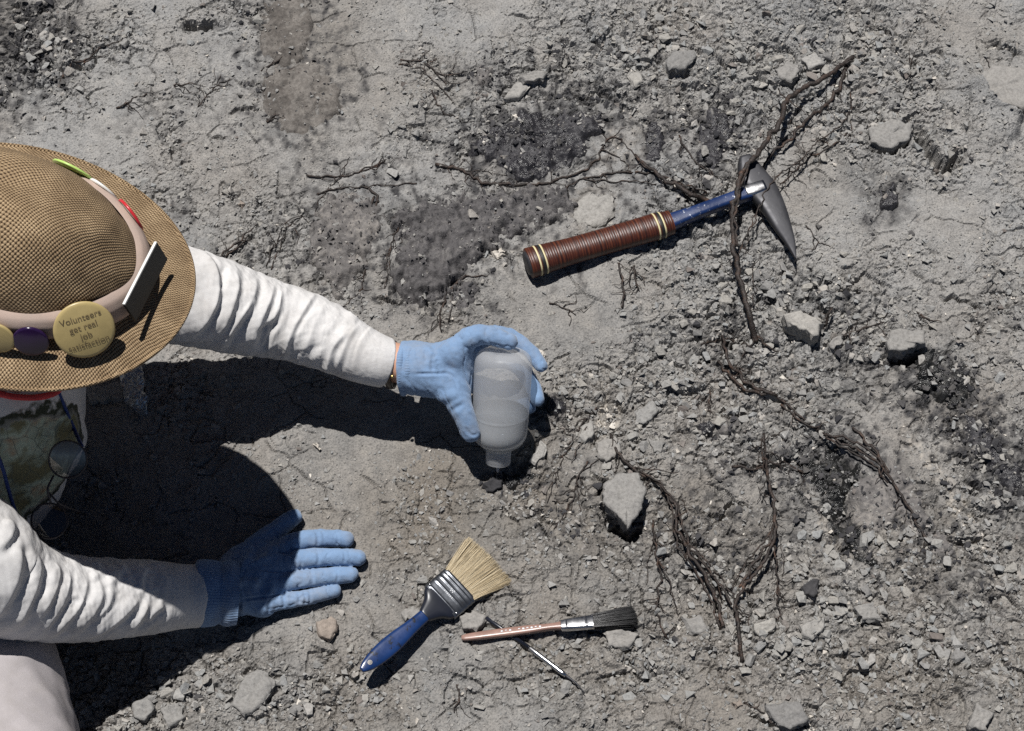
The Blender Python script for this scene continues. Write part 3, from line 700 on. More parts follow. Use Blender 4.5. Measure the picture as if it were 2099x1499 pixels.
cu, cv, size, cpx, cpy = cu[keep], cv[keep], size[keep], cpx[keep], cpy[keep]
order = np.argsort(-size); cu, cv, size, cpx, cpy = [a[order] for a in (cu, cv, size, cpx, cpy)]
def rand_rot(n, tilt):
    z = rng.uniform(0, 2 * math.pi, n); a = rng.normal(0, tilt, n); b = rng.normal(0, tilt, n)
    out = np.zeros((n, 3, 3))
    cz, sz, ca, sa, cb, sb = np.cos(z), np.sin(z), np.cos(a), np.sin(a), np.cos(b), np.sin(b)
    Rz = np.zeros((n, 3, 3)); Rz[:, 0, 0] = cz; Rz[:, 0, 1] = -sz; Rz[:, 1, 0] = sz; Rz[:, 1, 1] = cz; Rz[:, 2, 2] = 1
    Rx = np.zeros((n, 3, 3)); Rx[:, 0, 0] = 1; Rx[:, 1, 1] = ca; Rx[:, 1, 2] = -sa; Rx[:, 2, 1] = sa; Rx[:, 2, 2] = ca
    Ry = np.zeros((n, 3, 3)); Ry[:, 1, 1] = 1; Ry[:, 0, 0] = cb; Ry[:, 0, 2] = sb; Ry[:, 2, 0] = -sb; Ry[:, 2, 2] = cb
    return Rx @ Ry @ Rz
n = len(cu); ROT = rand_rot(n, 0.34); CZ = top_z(cu, cv) + size * rng.uniform(0.10, 0.42, n)
inview = (cpx > 10) & (cpx < 2090) & (cpy > 10) & (cpy < 1490) & ~(inside(cpx, cpy, [(0, 270), (250, 300), (420, 480), (860, 690), (1120, 660), (1120, 900), (1000, 960), (640, 960), (640, 1090), (760, 1130), (700, 1260), (440, 1330), (230, 1499), (0, 1499)]))
ind = np.where(inview)[0][:270]
REG = [((1350, 120), "small loose grey clay crumb in the rubble along the top edge above the hammer"), ((1850, 250), "small loose clay crumb in the rubble at the upper right beside the dark crevice"),
       ((500, 200), "small loose clay crumb on the upper left slope above the straw hat"), ((700, 480), "small loose clay crumb around the dark fossil above the white sleeve"),
       ((1350, 800), "small loose clay crumb in the rubble between the bottle and the square block"), ((1650, 620), "small loose clay crumb in the cracked ledge below the pick tip"),
       ((1950, 900), "small loose clay crumb near the black tar patches at the right edge"), ((1300, 1200), "small loose clay crumb among the forked roots right of the black brush"),
       ((1750, 1330), "small loose clay crumb in the rubble at the lower right corner"), ((550, 1400), "small loose clay crumb below the flat glove at the lower left"),
       ((950, 1100), "small loose brown-grey clay crumb around the paintbrushes"), ((1150, 560), "small loose clay crumb on the smooth clay below the hammer grip")]
GRP = ["crumbs along the top edge", "crumbs at the upper right", "crumbs on the upper left slope", "crumbs around the dark fossil", "crumbs right of the bottle", "crumbs below the pick tip", "crumbs by the tar patches",
       "crumbs among the forked roots", "crumbs at the lower right", "crumbs below the flat glove", "crumbs around the paintbrushes", "crumbs below the hammer grip"]
HM = []
for k, (hv, hf) in enumerate(HULLS):
    me = mesh_from("clay_crumb", hv, hf, False); me.materials.append(M['stone']); HM.append(me)
RS = np.array(Matrix.Rotation(SLOPE, 3, 'X'))
for q, k in enumerate(ind):
    o = bpy.data.objects.new("clay_crumb", HM[q % 24]); COL.objects.link(o)
    R4 = Matrix(RS @ ROT[k]).to_4x4()
    o.matrix_world = Matrix.Translation(W((cu[k], cv[k], CZ[k]))) @ R4 @ Matrix.Scale(size[k], 4)
    g = int(np.argmin([(cpx[k] - x) ** 2 + (cpy[k] - y) ** 2 for (x, y), _ in REG]))
    tag(o, REG[g][1], "stone", GRP[g])
rest = np.ones(n, bool); rest[ind] = False; rest = np.where(rest)[0]
_ti = np.clip(np.searchsorted(U1, cu) - 1, 0, nu - 1); _tj = np.clip(np.searchsorted(V1, cv) - 1, 0, nv - 1)
sooty = rng.uniform(size=n) < np.clip(1.9 * tar[_ti, _tj] - 0.22, 0.012, 0.94)
white = (~sooty) & (rng.uniform(size=n) < 0.012 + 0.45 * np.clip(pale[_ti, _tj] - 0.15, 0, 1))
def grit(sel, name, mat, label):
    GVs, GFs, off = [], [], 0
    which = rng.integers(0, 24, len(sel))
    for s in range(24):
        r_ = sel[which == s]; hv, hf = CHIPS[s]
        vv = np.einsum('nij,kj->nki', ROT[r_], hv) * size[r_][:, None, None] + np.stack([cu[r_], cv[r_], CZ[r_]], 1)[:, None, :]
        GVs.append(vv.reshape(-1, 3)); GFs.append((hf[None] + (np.arange(len(r_)) * len(hv))[:, None, None]).reshape(-1, 3) + off); off += len(r_) * len(hv)
    o = mk(name, np.concatenate(GVs), np.concatenate(GFs), mat, None, (0, 0, 0), smooth=False)
    tag(o, label, "gravel", None, 'stuff')
grit(rest[~sooty[rest] & ~white[rest]], "gravel", M['stone'], "fine grey clay crumbs and grit strewn over the dig")
grit(rest[sooty[rest]], "tarry_gravel", M['stone_dark'], "fine blackened crumbs strewn over the tar stains")
grit(rest[white[rest]], "pale_gravel", M['stone_white'], "scattered whitish specks of grit over the dig")
print("crumbs", n)

# ------------------------------------------------------------------ single stones
def slab(name, poly, top, mat, label, under=0.0, seed=0, tilt=(0, 0), cat="stone"):
    """angular block whose upper outline is poly, standing top above the clay; under > 0 narrows it below"""
    poly = np.asarray(poly, float); c = poly.mean(0); pts = []; top = top * 0.85
    for k in range(len(poly)):
        a, b = poly[k], poly[(k + 1) % len(poly)]; m_ = max(2, int(np.hypot(*(b - a)) / 7))
        for t in np.arange(m_) / m_: pts.append(a + (b - a) * t)
    pts = np.array(pts); r = np.random.default_rng(seed)
    pts = pts + r.normal(0, 1.3, pts.shape) + 2.6 * np.stack([fbm(pts[:, 0] / 9 + seed, pts[:, 1] / 9, 2, seed + 1), fbm(pts[:, 0] / 9, pts[:, 1] / 9 + seed, 2, seed + 2)], 1)
    g0 = Gs(c[0], c[1], 0, 0.02); n_ = len(pts); rings = []
    def at(p, h): return np.array([P(x, y, g0[2] + h) for x, y in p])
    C3 = at([c], top)[0]
    T = at(pts, top)
    def pull(A, k): return C3 + (A - C3) * [k, k, 1]
    tl = lambda A: A + np.stack([0 * A[:, 0], 0 * A[:, 0], tilt[0] * (A[:, 0] - C3[0]) + tilt[1] * (A[:, 1] - C3[1])], 1)
    nz = lambda A, s: np.stack([0 * A[:, 0], 0 * A[:, 0], s * 0.8 * fbm(A[:, 0] * 70, A[:, 1] * 70, 4, seed + 5, 0.6)], 1)
    for k in (0.25, 0.5, 0.72, 0.88): A = tl(pull(T, k)); rings.append(A + nz(A, 0.0042))
    A = tl(pull(T, 0.97)); rings.append(A + nz(A, 0.0036) - [0, 0, 0.0022])
    hs = top + 0.014; m_ = 5
    for q in range(1, m_ + 1):
        f = q / m_; A = tl(pull(T, 1.0 - under * f)) - [0, 0, hs * f]
        A = A + r.normal(0, 0.0011, A.shape) + 0.0026 * np.stack([fbm(A[:, 0] * 70, A[:, 2] * 70 + q, 2, seed + 8)] * 3, 1); rings.append(A)
    V = np.concatenate([tl(C3[None])] + rings); F = [(0, 1 + j, 1 + (j + 1) % n_) for j in range(n_)]
    for k in range(len(rings) - 1):
        for j in range(n_):
            j2 = (j + 1) % n_; F.append((1 + k * n_ + j, 1 + (k + 1) * n_ + j, 1 + (k + 1) * n_ + j2, 1 + k * n_ + j2))
    # outline may run either way round: keep faces outward
    ar = np.sum(T[:, 0] * np.roll(T[:, 1], -1) - np.roll(T[:, 0], -1) * T[:, 1])
    if ar < 0: F = [f[::-1] for f in F]
    o = mk(name, V, F, mat, None, C3 - [0, 0, top], smooth=False)
    o.data.polygons.foreach_set("use_smooth", np.arange(len(F)) < n_ * 5); tag(o, label, cat); return o
slab("stone", [(1606, 642), (1640, 634), (1688, 660), (1676, 688), (1640, 674), (1610, 656)], .034, M['stone_pale'], "brick-shaped clay block with a sunlit flat top below the pick tip", 0.05, 1)
slab("stone", [(1236, 990), (1268, 966), (1308, 968), (1326, 1000), (1318, 1040), (1300, 1068), (1286, 1086), (1268, 1060), (1236, 1032)], .036, M['stone_block'], "big overhanging clay block casting a black shadow right of the bottle", 0.40, 2)
slab("stone", [(1814, 702), (1830, 672), (1895, 675), (1898, 704), (1870, 714), (1820, 720)], .026, M['stone_block'], "flat grey slab overhanging a black hollow at the right", 0.2, 3)
slab("stone", [(1364, 120), (1385, 102), (1420, 99), (1431, 112), (1405, 140), (1370, 142)], .018, M['stone'], "rounded grey stone near the top edge above the hammer", 0.1, 4)
slab("stone", [(1038, 188), (1060, 165), (1086, 172), (1066, 200), (1034, 202)], .011, M['stone_pale'], "pale wedge stone beside the round dark knob", 0.1, 5)
slab("stone", [(1060, 158), (1100, 140), (1127, 146), (1116, 160), (1075, 168)], .018, M['stone_block'], "long grey stone lying above the pale wedge", 0.25, 6)
slab("stone", [(646, 1272), (686, 1266), (691, 1290), (679, 1312), (655, 1304)], .013, M['stone_brown'], "thin brownish clay chip beside the flat glove's little finger", 0.1, 7)
slab("stone", [(1545, 1280), (1590, 1262), (1592, 1285), (1570, 1300), (1548, 1298)], .017, M['stone_pale'], "left one of two pale stones under the forked root", 0.1, 8)
slab("stone", [(1640, 1280), (1690, 1262), (1693, 1285), (1662, 1311), (1645, 1300)], .018, M['stone_pale'], "right one of two pale stones under the forked root", 0.1, 9)
slab("stone", [(1645, 1202), (1664, 1184), (1679, 1190), (1671, 1226), (1650, 1216)], .018, M['stone_dark'], "small upright dark grey chip above the two pale stones", 0.05, 10)
slab("stone", [(1748, 1242), (1790, 1234), (1808, 1270), (1770, 1270)], .015, M['stone_block'], "tilted grey chip with a shaded edge, right of the pale stones", 0.1, 11)
slab("stone", [(472, 1442), (500, 1382), (535, 1368), (562, 1400), (540, 1442), (500, 1468)], .012, M['stone_block'], "largest smooth clay lump at the bottom left below the glove", 0.0, 12)
slab("stone", [(1565, 1442), (1640, 1438), (1662, 1474), (1620, 1496), (1590, 1482)], .016, M['stone'], "broad grey stone at the bottom edge with a crack on its left", 0.05, 13)
slab("stone", [(2000, 1440), (2036, 1460), (2022, 1498), (1984, 1492)], .016, M['stone_block'], "pale grey stone in the bottom right corner", 0.05, 14)
slab("stone", [(1780, 262), (1830, 240), (1872, 254), (1866, 284), (1822, 306), (1786, 292)], .016, M['stone_block'], "lumpy clay block left of the black angled crevice", 0.2, 15)
slab("stone", [(1176, 432), (1200, 396), (1250, 400), (1262, 438), (1222, 466), (1182, 462)], .007, M['stone_pale'], "pale cream clay lump just above the hammer grip", 0.0, 16)
slab("stone", [(176, 792), (252, 780), (256, 816), (178, 824)], .016, M['stone_pale'], "pale block just under the straw hat's brim", 0.05, 18)  # sunlight on the clay here is put in as a paler block
slab("stone", [(1698, 702), (1725, 684), (1729, 700), (1708, 716)], .013, M['stone_block'], "small block beside the brick-shaped block", 0.1, 19)
slab("stone", [(988, 990), (1012, 978), (1034, 984), (1028, 998), (1002, 1008)], .009, M['stone_dark'], "dark wet stone right under the bottle's spout", 0.1, 20)
slab("stone", [(2000, 160), (2040, 130), (2110, 138), (2120, 226), (2062, 214), (2014, 192)], .022, M['stone_block'], "rounded clay boulder with shaded underside at the upper right edge", 0.12, 21)
slab("stone", [(1590, 142), (1618, 120), (1642, 145), (1622, 166), (1600, 162)], .014, M['stone_block'], "grey stone tucked left of the reddish root's top end", 0.1, 22)
slab("stone", [(1288, 152), (1310, 145), (1319, 166), (1300, 176)], .011, M['stone_pale'], "small pale stone right of the long grey stone near the top", 0.1, 23)
slab("stone", [(1640, 118), (1672, 108), (1690, 128), (1660, 142)], .012, M['stone'], "grey stone above the reddish root's bend", 0.1, 24)
slab("stone", [(1225, 905), (1262, 892), (1275, 925), (1245, 948), (1222, 935)], .010, M['stone_block'], "clay lump above the big overhanging block", 0.1, 25)
slab("stone", [(1330, 900), (1362, 905), (1355, 925), (1342, 925)], .008, M['stone_block'], "pointed clay flake right of the bottle amid the rubble", 0.1, 26)
slab("stone", [(1300, 845), (1340, 820), (1352, 840), (1325, 868), (1302, 866)], .010, M['stone'], "grey flake with a shaded lower edge right of the bottle", 0.15, 27)
slab("stone", [(1192, 872), (1212, 860), (1220, 888), (1200, 908), (1188, 895)], .010, M['stone_pale'], "upright pale flake just right of the bottle's shadow", 0.1, 28)
slab("stone", [(1085, 945), (1108, 908), (1122, 918), (1100, 950)], .010, M['stone_pale'], "pale rim of clay at the lower right of the bottle's shadow", 0.05, 29)
slab("stone", [(1630, 240), (1668, 228), (1676, 250), (1645, 262)], .008, M['stone_block'], "low clay plate between the two upper roots", 0.1, 31)
slab("stone", [(940, 1262), (972, 1250), (1000, 1262), (985, 1286), (950, 1290)], .012, M['stone_block'], "clay lump between the wide brush and the black brush", 0.05, 32)
slab("stone", [(820, 1255), (845, 1240), (862, 1252), (850, 1272), (828, 1274)], .010, M['stone_block'], "small clay lump left of the wide brush's neck", 0.05, 33)
slab("stone", [(1400, 1265), (1440, 1262), (1452, 1292), (1420, 1300)], .009, M['stone_block'], "low clay plate right of the black brush tip", 0.1, 34)
slab("stone", [(1240, 1292), (1290, 1288), (1312, 1300), (1290, 1326), (1246, 1322)], .010, M['stone_block'], "low clay plate just below the black bristle tip", 0.1, 35)
slab("stone", [(270, 1440), (300, 1425), (318, 1450), (296, 1480), (272, 1470)], .012, M['stone'], "grey stone by the shadow edge at the lower left", 0.1, 36)
slab("stone", [(325, 1450), (360, 1440), (378, 1470), (345, 1492)], .011, M['stone_block'], "grey stone right of the shadow-edge stone at the lower left", 0.1, 37)
for (x, y, s, lab) in ((1108, 722, 9, "single white pebble at the right of the gloved fingertips"), (648, 916, 9, "single cream pebble between the two arms' shadows"), (1064, 240, 9, "white pebble on the black tarry fragment"),
                       (1250, 852, 9, "largest of the white chips right of the bottle"), (1238, 838, 6, "upper left of the white chips right of the bottle"), (1262, 836, 6, "upper right of the white chips right of the bottle"), (1228, 866, 6, "lower left of the white chips right of the bottle"),
                       (1308, 776, 7, "thin white sliver amid the rubble right of the bottle"), (1512, 1442, 12, "cream and ochre chip near the bottom edge"), (806, 1105, 5, "tiny white grain right of the flat glove's fingertips"), (495, 415, 9, "pale yellowish pebble right of the straw hat"),
                       (1098, 388, 5, "tiny white grain below the black tarry fragment"), (1020, 520, 12, "chalky white flake left of the hammer's butt")):
    a = rng.uniform(0, 6.28, 7); rr = s * rng.uniform(0.7, 1.1, 7); a.sort()
    slab("pebble", [(x + r_ * math.cos(t), y + 0.8 * r_ * math.sin(t)) for r_, t in zip(rr, a)], s * 0.0007, M['stone_white'] if 'och' not in lab and 'yellow' not in lab else M['stone_brown'], lab, 0.1, int(x), cat="pebble")

# ------------------------------------------------------------------ roots
def root_strand(pts, r0, r1, seed=0, wig=0.0012, sides=6, lift=0.5):
    """pts rows: px, py, height above the clay in cm; r in mm"""
    C = np.array([G(x, y, max(h * 0.01, lift * (r0 + (r1 - r0) * k / max(1, len(pts) - 1)) * 0.001)) for k, (x, y, h) in enumerate(pts)])
    ln = np.linalg.norm(np.diff(C, axis=0), axis=1).sum(); n_ = max(8, int(ln / 0.005))
    hs = spline(np.column_stack([C, [p[2] for p in pts]]), n_)
    C = hs[:, :3].copy(); t = np.linspace(0, 1, n_); s = t * ln
    for k in range(3):
        C[:, k] += wig * (0.8 if k == 2 else 1.6) * (fbm(s * 70 + seed * 3.1, s * 0 + k * 9.3 + seed, 3, seed + 5)) * (0.3 + np.minimum(1, 6 * np.minimum(t, 1 - t)))
    R = 1.02 * (r0 + (r1 - r0) * t) * 0.001 * (1 + 0.34 * fbm(s * 150, s * 0 + seed, 2, seed + 9))
    g = H(C[:, 0], C[:, 1]); low = hs[:, 3] < 0.8
    C[:, 2] = np.where(low, np.maximum(C[:, 2], g + R * 0.6 + 0.0006), C[:, 2])
    return tube(C, R, sides)
ROOTN = [0]
def root(label, main, r0, r1, side=(), mat='root', wig=0.0019):
    ROOTN[0] += 17
    V, F = root_strand(main, r0, r1, ROOTN[0], wig, 8 if r0 > 2 else 6)
    e = empty("root", V[0], label, "root"); mk("main_root", V, F, M[mat], e)
    r_ = np.random.default_rng(ROOTN[0]); hair = MB(); mp = np.array(main, float)
    for _ in range(1 + int(np.linalg.norm(np.diff(mp[:, :2], axis=0), axis=1).sum() / 17)):
        k = r_.uniform(0, len(main) - 1); i = int(min(k, len(main) - 2)); p = mp[i] + (mp[i + 1] - mp[i]) * (k - i); dr = mp[i + 1, :2] - mp[i, :2]; dr = dr / (np.linalg.norm(dr) + 1e-6)
        an = math.atan2(dr[1], dr[0]) + r_.choice([-1, 1]) * r_.uniform(.3, 1.1); L_ = r_.uniform(14, 52); pts = [tuple(p)]
        for q in range(3): an += r_.normal(0, .45); pts.append((pts[-1][0] + L_ / 3 * math.cos(an), pts[-1][1] + L_ / 3 * math.sin(an), p[2] * (1 - (q + 1) / 3) + .08))
        hair.add(*root_strand(pts, r_.uniform(.45, .8), .3, int(r_.integers(9999)), wig, 4))
    hr = hair.mk("fine_rootlets", M[mat], e); hr['kind'] = 'stuff'
    for k, (pts, a, b) in enumerate(side):
        V, F = root_strand(pts, a, b, ROOTN[0] + 3 * k + 1, wig); mk("rootlet", V, F, M[mat], e)
    return e
def S(*p, h=0.15): return [(x, y, h) for x, y in p]

root("long reddish root arching over the hammer head and down past its shank", [(1748, 118, .6), (1728, 132, 1.4), (1690, 160, 2.4), (1640, 185, 3.2), (1612, 205, 3.4), (1600, 245, 3.6), (1572, 290, 4.0), (1545, 322, 4.4), (1524, 350, 4.6), (1508, 400, 4.6), (1501, 450, 4.2), (1505, 510, 3.4), (1518, 580, 2.6), (1535, 640, 1.6), (1550, 704, .2)], 3.4, 3.6,
     [([(1612, 205, 3.3), (1596, 186, 2.4), (1600, 190, 1.5)], 1.4, .6), ([(1612, 205, 3.3), (1625, 215, 2.8), (1650, 232, 1.6)], 1.1, .5), ([(1728, 132, 1.4), (1745, 122, 1.0), (1772, 130, .5)], 1.6, .7), ([(1545, 322, 4.4), (1530, 350, 4.9), (1516, 392, 4.9), (1508, 440, 4.5), (1511, 505, 3.6)], 1.6, 1.8), ([(1550, 690, .4), (1575, 712, .6), (1595, 722, .3)], 2.0, .8), ([(1548, 690, .4), (1535, 715, .4), (1520, 735, .1)], 1.6, .7), ([(1535, 640, 1.6), (1548, 600, 1.8), (1542, 560, 1.2), (1560, 520, .6)], .9, .5)])
root("dark strand running beside the reddish root to the hammer head's top", [(1735, 135, .5), (1722, 175, .6), (1690, 218, .8), (1655, 242, .8), (1620, 285, .9), (1580, 318, .9), (1562, 348, .6)], 2.8, 1.8)  # dark strand laid along the reddish root's course, offset to the right
root("thin root crossing over the pick head and dropping below the shank", [(1744, 190, .2), (1742, 230, .4), (1715, 262, .6), (1665, 300, 1.2), (1640, 330, 2.0), (1592, 362, 3.4), (1565, 410, 3.4), (1540, 465, 2.2), (1520, 505, .8), (1510, 540, .2)], 1.0, 1.0, [([(1742, 230, .4), (1745, 262, .3), (1738, 285, .1)], .9, .5), ([(1560, 410, 3.4), (1535, 480, 1.8), (1528, 520, .4)], .9, .6)])
root("thin root slanting from upper right to the pick head's outer edge", S((1738, 272), (1700, 302), (1655, 328), (1620, 362), (1598, 378)), 1.3, .8, [(S((1700, 302), (1690, 290), (1668, 285)), .7, .4)])
root("dark root running under the black tarry fragment, then forking up right", S((893, 338), (950, 350), (985, 372), (1020, 379), (1110, 379), (1150, 364), (1212, 341), (1232, 308), (1248, 283), (1276, 285)), 2.4, 1.1, [(S((1232, 308), (1250, 315), (1282, 332)), 1.2, .6), (S((950, 350), (990, 352), (1040, 360)), .8, .4)])
root("pair of thin pale-tipped roots level above the hammer grip", S((1195, 366), (1245, 358), (1300, 352), (1345, 357), (1400, 382), (1442, 412)), 1.3, 1.6, [(S((1195, 366), (1250, 372), (1300, 374), (1345, 378)), 1.0, .8), (S((1150, 395), (1170, 378), (1195, 366)), .7, .9)])
root("short thick brown root ending by the blue hammer shank", [(1302, 318, .5), (1330, 346, .8), (1370, 372, .9), (1412, 396, .9), (1462, 416, .2)], 2.2, 3.4, [([(1330, 346, .7), (1310, 335, .7), (1296, 345, .3)], 1, .5), (S((1302, 318), (1285, 298), (1272, 288)), .9, .4), ([(1390, 384, .8), (1420, 380, .7), (1450, 396, .3)], 1.3, .8), (S((1400, 395), (1425, 415), (1440, 430)), 1.4, .6)])
root("thin curved root left of the upright dark fossil piece", S((1392, 278), (1406, 308), (1430, 335), (1448, 350), (1472, 366)), 1.4, .8)
root("tangle of thin roots left of the lobed fossil bone", S((628, 360), (690, 364), (740, 352), (790, 330)), 1.3, .8, [(S((650, 398), (690, 388), (750, 384), (800, 380), (855, 376)), 1.2, .7), (S((748, 384), (768, 400), (776, 414)), 2.0, 1.6), (S((768, 402), (756, 440), (755, 470), (752, 498)), 1.6, .8), (S((774, 412), (766, 445), (760, 480)), 1.2, .8), (S((756, 444), (735, 470), (705, 488), (666, 512)), 1.2, .6), (S((700, 362), (660, 400), (645, 440)), .8, .4), (S((740, 352), (770, 340), (800, 322)), 1.0, .5)])
root("two thin parallel roots above the white sleeve", S((545, 545), (565, 500), (585, 460), (620, 440)), .9, .5, [(S((556, 552), (578, 495), (600, 455), (622, 444)), .9, .5)])
root("reddish split twig beside the straw hat's brim", [(448, 532, .3), (482, 502, .8), (520, 466, .9)], 1.8, .9, [([(462, 528, .3), (495, 500, .6), (512, 482, .7)], 1.4, .7), ([(482, 502, .8), (500, 492, .5), (514, 490, .3)], .9, .5)], 'root')
root("thin curved root over the left side of the lobed fossil bone", S((860, 440), (830, 455), (808, 480), (800, 520), (796, 560), (788, 592)), .9, .6, [(S((812, 476), (822, 490), (818, 500)), .6, .4)])
root("thin dark root hanging left of the fossil down to the sleeve", S((752, 535), (742, 580), (735, 600), (700, 628), (690, 640)), .8, .5, [(S((735, 596), (750, 592), (762, 594)), .6, .4)])
root("short upright root below the hammer grip", [(1268, 540, .8), (1274, 572, .8), (1278, 600, .5), (1276, 632, .1)], 1.5, 1.4)
root("frayed pale root stub below the hammer grip's front end", [(1300, 545, .6), (1302, 565, .7), (1310, 596, .2)], 1.6, .8, [([(1300, 548, .6), (1290, 570, .6), (1294, 592, .2)], .9, .5), ([(1300, 548, .6), (1314, 566, .5), (1322, 585, .2)], .9, .5)])
root("thin dark root on smooth clay under the hammer grip", S((1125, 622), (1160, 632), (1180, 646)), .9, .6)
root("bent dark root tapering right, left of the flat slab", [(1480, 690, .2), (1492, 730, .5), (1515, 768, .7), (1550, 796, .6), (1592, 815, .1)], 1.8, 2.4, [([(1470, 745, .2), (1496, 772, .7), (1530, 798, .8), (1570, 812, .3)], 1.8, 2.2), ([(1592, 815, .1), (1620, 835, .1), (1650, 862, .1)], 1.8, 1.2), ([(1492, 765, .4), (1520, 770, .3), (1540, 764, .1)], .8, .4)])
root("thin dark root lying on the slope right of the flat slab", S((1880, 640), (1905, 655), (1930, 660)), 1.0, .6)
root("thick stringy root winding from the bottle's right down to the fork", [(1250, 888, .3), (1268, 930, .8), (1310, 966, 1.0), (1358, 1000, 1.2), (1384, 1040, 1.4), (1390, 1088, 1.6), (1412, 1132, 1.6), (1440, 1172, 1.4), (1466, 1222, 1.2), (1482, 1285, .3)], 1.8, 2.4,
     [([(1310, 966, 1.1), (1355, 992, 1.3), (1392, 1046, 1.6), (1402, 1092, 1.7), (1430, 1140, 1.6), (1470, 1190, 1.4), (1500, 1240, 1.0)], 1.2, 1.6), ([(1360, 1004, 1.0), (1378, 1050, 1.2), (1384, 1100, 1.3), (1404, 1142, 1.2), (1432, 1180, 1.0), (1456, 1230, .8), (1476, 1288, .2)], 1.2, 1.4), ([(1390, 1090, 1.6), (1420, 1120, 1.7), (1450, 1150, 1.6), (1490, 1200, 1.3), (1512, 1250, 1.0)], 1.0, 1.0), ([(1300, 958, .9), (1340, 962, .7), (1390, 968, .4)], .9, .5), ([(1412, 1132, 1.5), (1428, 1160, 1.4), (1462, 1180, 1.2), (1480, 1230, .9)], .8, .8)])
root("tall pale-lit root standing over the clay, bending left into the fork", [(1566, 888, .4), (1568, 930, 1.2), (1576, 985, 2.0), (1585, 1030, 2.4), (1590, 1070, 2.6), (1582, 1120, 2.4), (1556, 1165, 2.0), (1522, 1208, 1.6), (1508, 1242, 1.4), (1514, 1290, 1.2), (1521, 1356, .2)], 1.7, 2.6,
     [([(1560, 900, .4), (1562, 935, .9), (1574, 985, 1.7)], 1.2, 1.2), ([(1574, 985, 1.8), (1560, 1000, 1.0), (1552, 1030, .4)], .8, .4), ([(1588, 1068, 2.4), (1575, 1110, 2.2), (1545, 1160, 1.9), (1515, 1205, 1.6)], 1.6, 1.8), ([(1580, 1090, 2.0), (1550, 1130, 1.4), (1520, 1165, .8), (1500, 1210, .4)], 1.2, .8), ([(1508, 1242, 1.4), (1530, 1262, .9), (1545, 1292, .3), (1560, 1300, .1)], 1.0, .6)])
root("thin root dropping straight beside the tall pale-lit root", [(1590, 1072, 2.2), (1590, 1130, 1.6), (1594, 1190, 1.0), (1594, 1240, .5), (1610, 1280, .1)], 1.3, .7, [([(1600, 1120, 1.4), (1608, 1150, .9), (1602, 1180, .4)], .6, .4), ([(1594, 1200, .9), (1604, 1235, .4), (1622, 1250, .1)], .7, .4)])
root("thin forked root right of the black bristle tip", [(1338, 1068, .2), (1344, 1130, .6), (1354, 1180, .8), (1346, 1236, .6), (1358, 1290, .3), (1372, 1318, .1)], 1.5, 1.0, [([(1352, 1150, .7), (1376, 1210, .7), (1390, 1262, .2)], 1.2, .7), ([(1346, 1236, .6), (1325, 1248, .5), (1300, 1268, .1)], 1.0, .7), ([(1340, 1100, .4), (1330, 1150, .4), (1325, 1200, .1)], .8, .5)])
root("long brown root crossing above the tar hollow toward lower right", [(1600, 830, .1), (1650, 868, .4), (1700, 895, .8), (1758, 922, 1.0), (1800, 950, 1.2), (1838, 998, 1.0), (1868, 1052, .6), (1902, 1112, .1)], 1.4, 1.8,
     [([(1700, 893, .8), (1750, 905, 1.0), (1796, 935, 1.2), (1824, 970, 1.2)], 1.6, 1.4), ([(1748, 878, .2), (1776, 905, .8), (1800, 932, 1.2), (1812, 958, 1.2)], 1.8, 2.0), ([(1692, 898, .7), (1740, 925, .9), (1786, 950, 1.0), (1820, 990, .9)], 1.3, 1.3)])
root("dark level root across the left of the tar hollow", [(1500, 956, .2), (1545, 962, .4), (1580, 950, .6), (1620, 955, .5), (1650, 972, .1)], 1.6, 1.4)
root("thin dark root by the shallow pit at the top left", S((124, 170), (145, 138), (178, 122), (205, 100), (252, 82)), 1.5, .9, [(S((170, 132), (200, 118), (240, 98)), .8, .4)])
root("short dark root in the top left middle above the hat", S((238, 222), (262, 210), (300, 192)), 1.4, .7)
root("dark straight root across the lower brown fossil", S((546, 250), (575, 234), (630, 218), (676, 206)), 1.9, 1.2, [(S((560, 242), (552, 246), (545, 244)), 1.0, .5)])
root("three thin reddish roots over the middle of the brown fossil", S((545, 160), (590, 142), (632, 136)), 1.0, .6, [(S((548, 172), (592, 158), (622, 144)), .9, .5), (S((548, 138), (580, 118), (608, 102)), 1.3, .7), (S((535, 145), (560, 130), (600, 105)), .8, .5)])
root("short level dark twig in the upper left clay", S((355, 176), (385, 172), (420, 174)), 1.1, .6)
root("thin dark twig above the hat's right side", S((405, 218), (430, 190), (445, 176), (475, 162)), .9, .5)
root("spray of thin dark roots near the top centre", S((820, 122), (868, 128), (884, 140), (905, 152), (955, 150)), 1.3, .6, [(S((818, 133), (855, 138), (880, 160), (905, 178), (930, 212)), 1.2, .7), (S((884, 140), (905, 165), (920, 185)), 1.1, .6), (S((910, 165), (940, 170), (962, 164)), .8, .4), (S((885, 185), (895, 210), (905, 225), (945, 250)), 1.4, .8)])
root("hair-thin root sticking up at the upper right", [(1866, 180, .1), (1866, 150, .8), (1865, 118, 1.2)], .6, .4)
root("thin zigzag root on the boulder at the upper right edge", S((2022, 122), (2032, 145), (2042, 150), (2048, 168)), .8, .4)
root("fan of thin dark roots right of the bottle's spout", S((1222, 838), (1185, 880), (1160, 930), (1140, 975), (1122, 1030)), 1.1, .5, [(S((1185, 880), (1165, 890), (1130, 862)), .8, .4), (S((1170, 905), (1150, 935), (1130, 950)), .8, .4), (S((1210, 850), (1195, 895), (1172, 950)), .9, .5)])
root("thin forked root below the fan of roots", S((1205, 945), (1185, 985), (1172, 1030), (1135, 1085)), 1.2, .7, [(S((1182, 995), (1188, 1030), (1190, 1070)), .9, .4), (S((1195, 965), (1215, 948), (1230, 940)), .8, .4)])
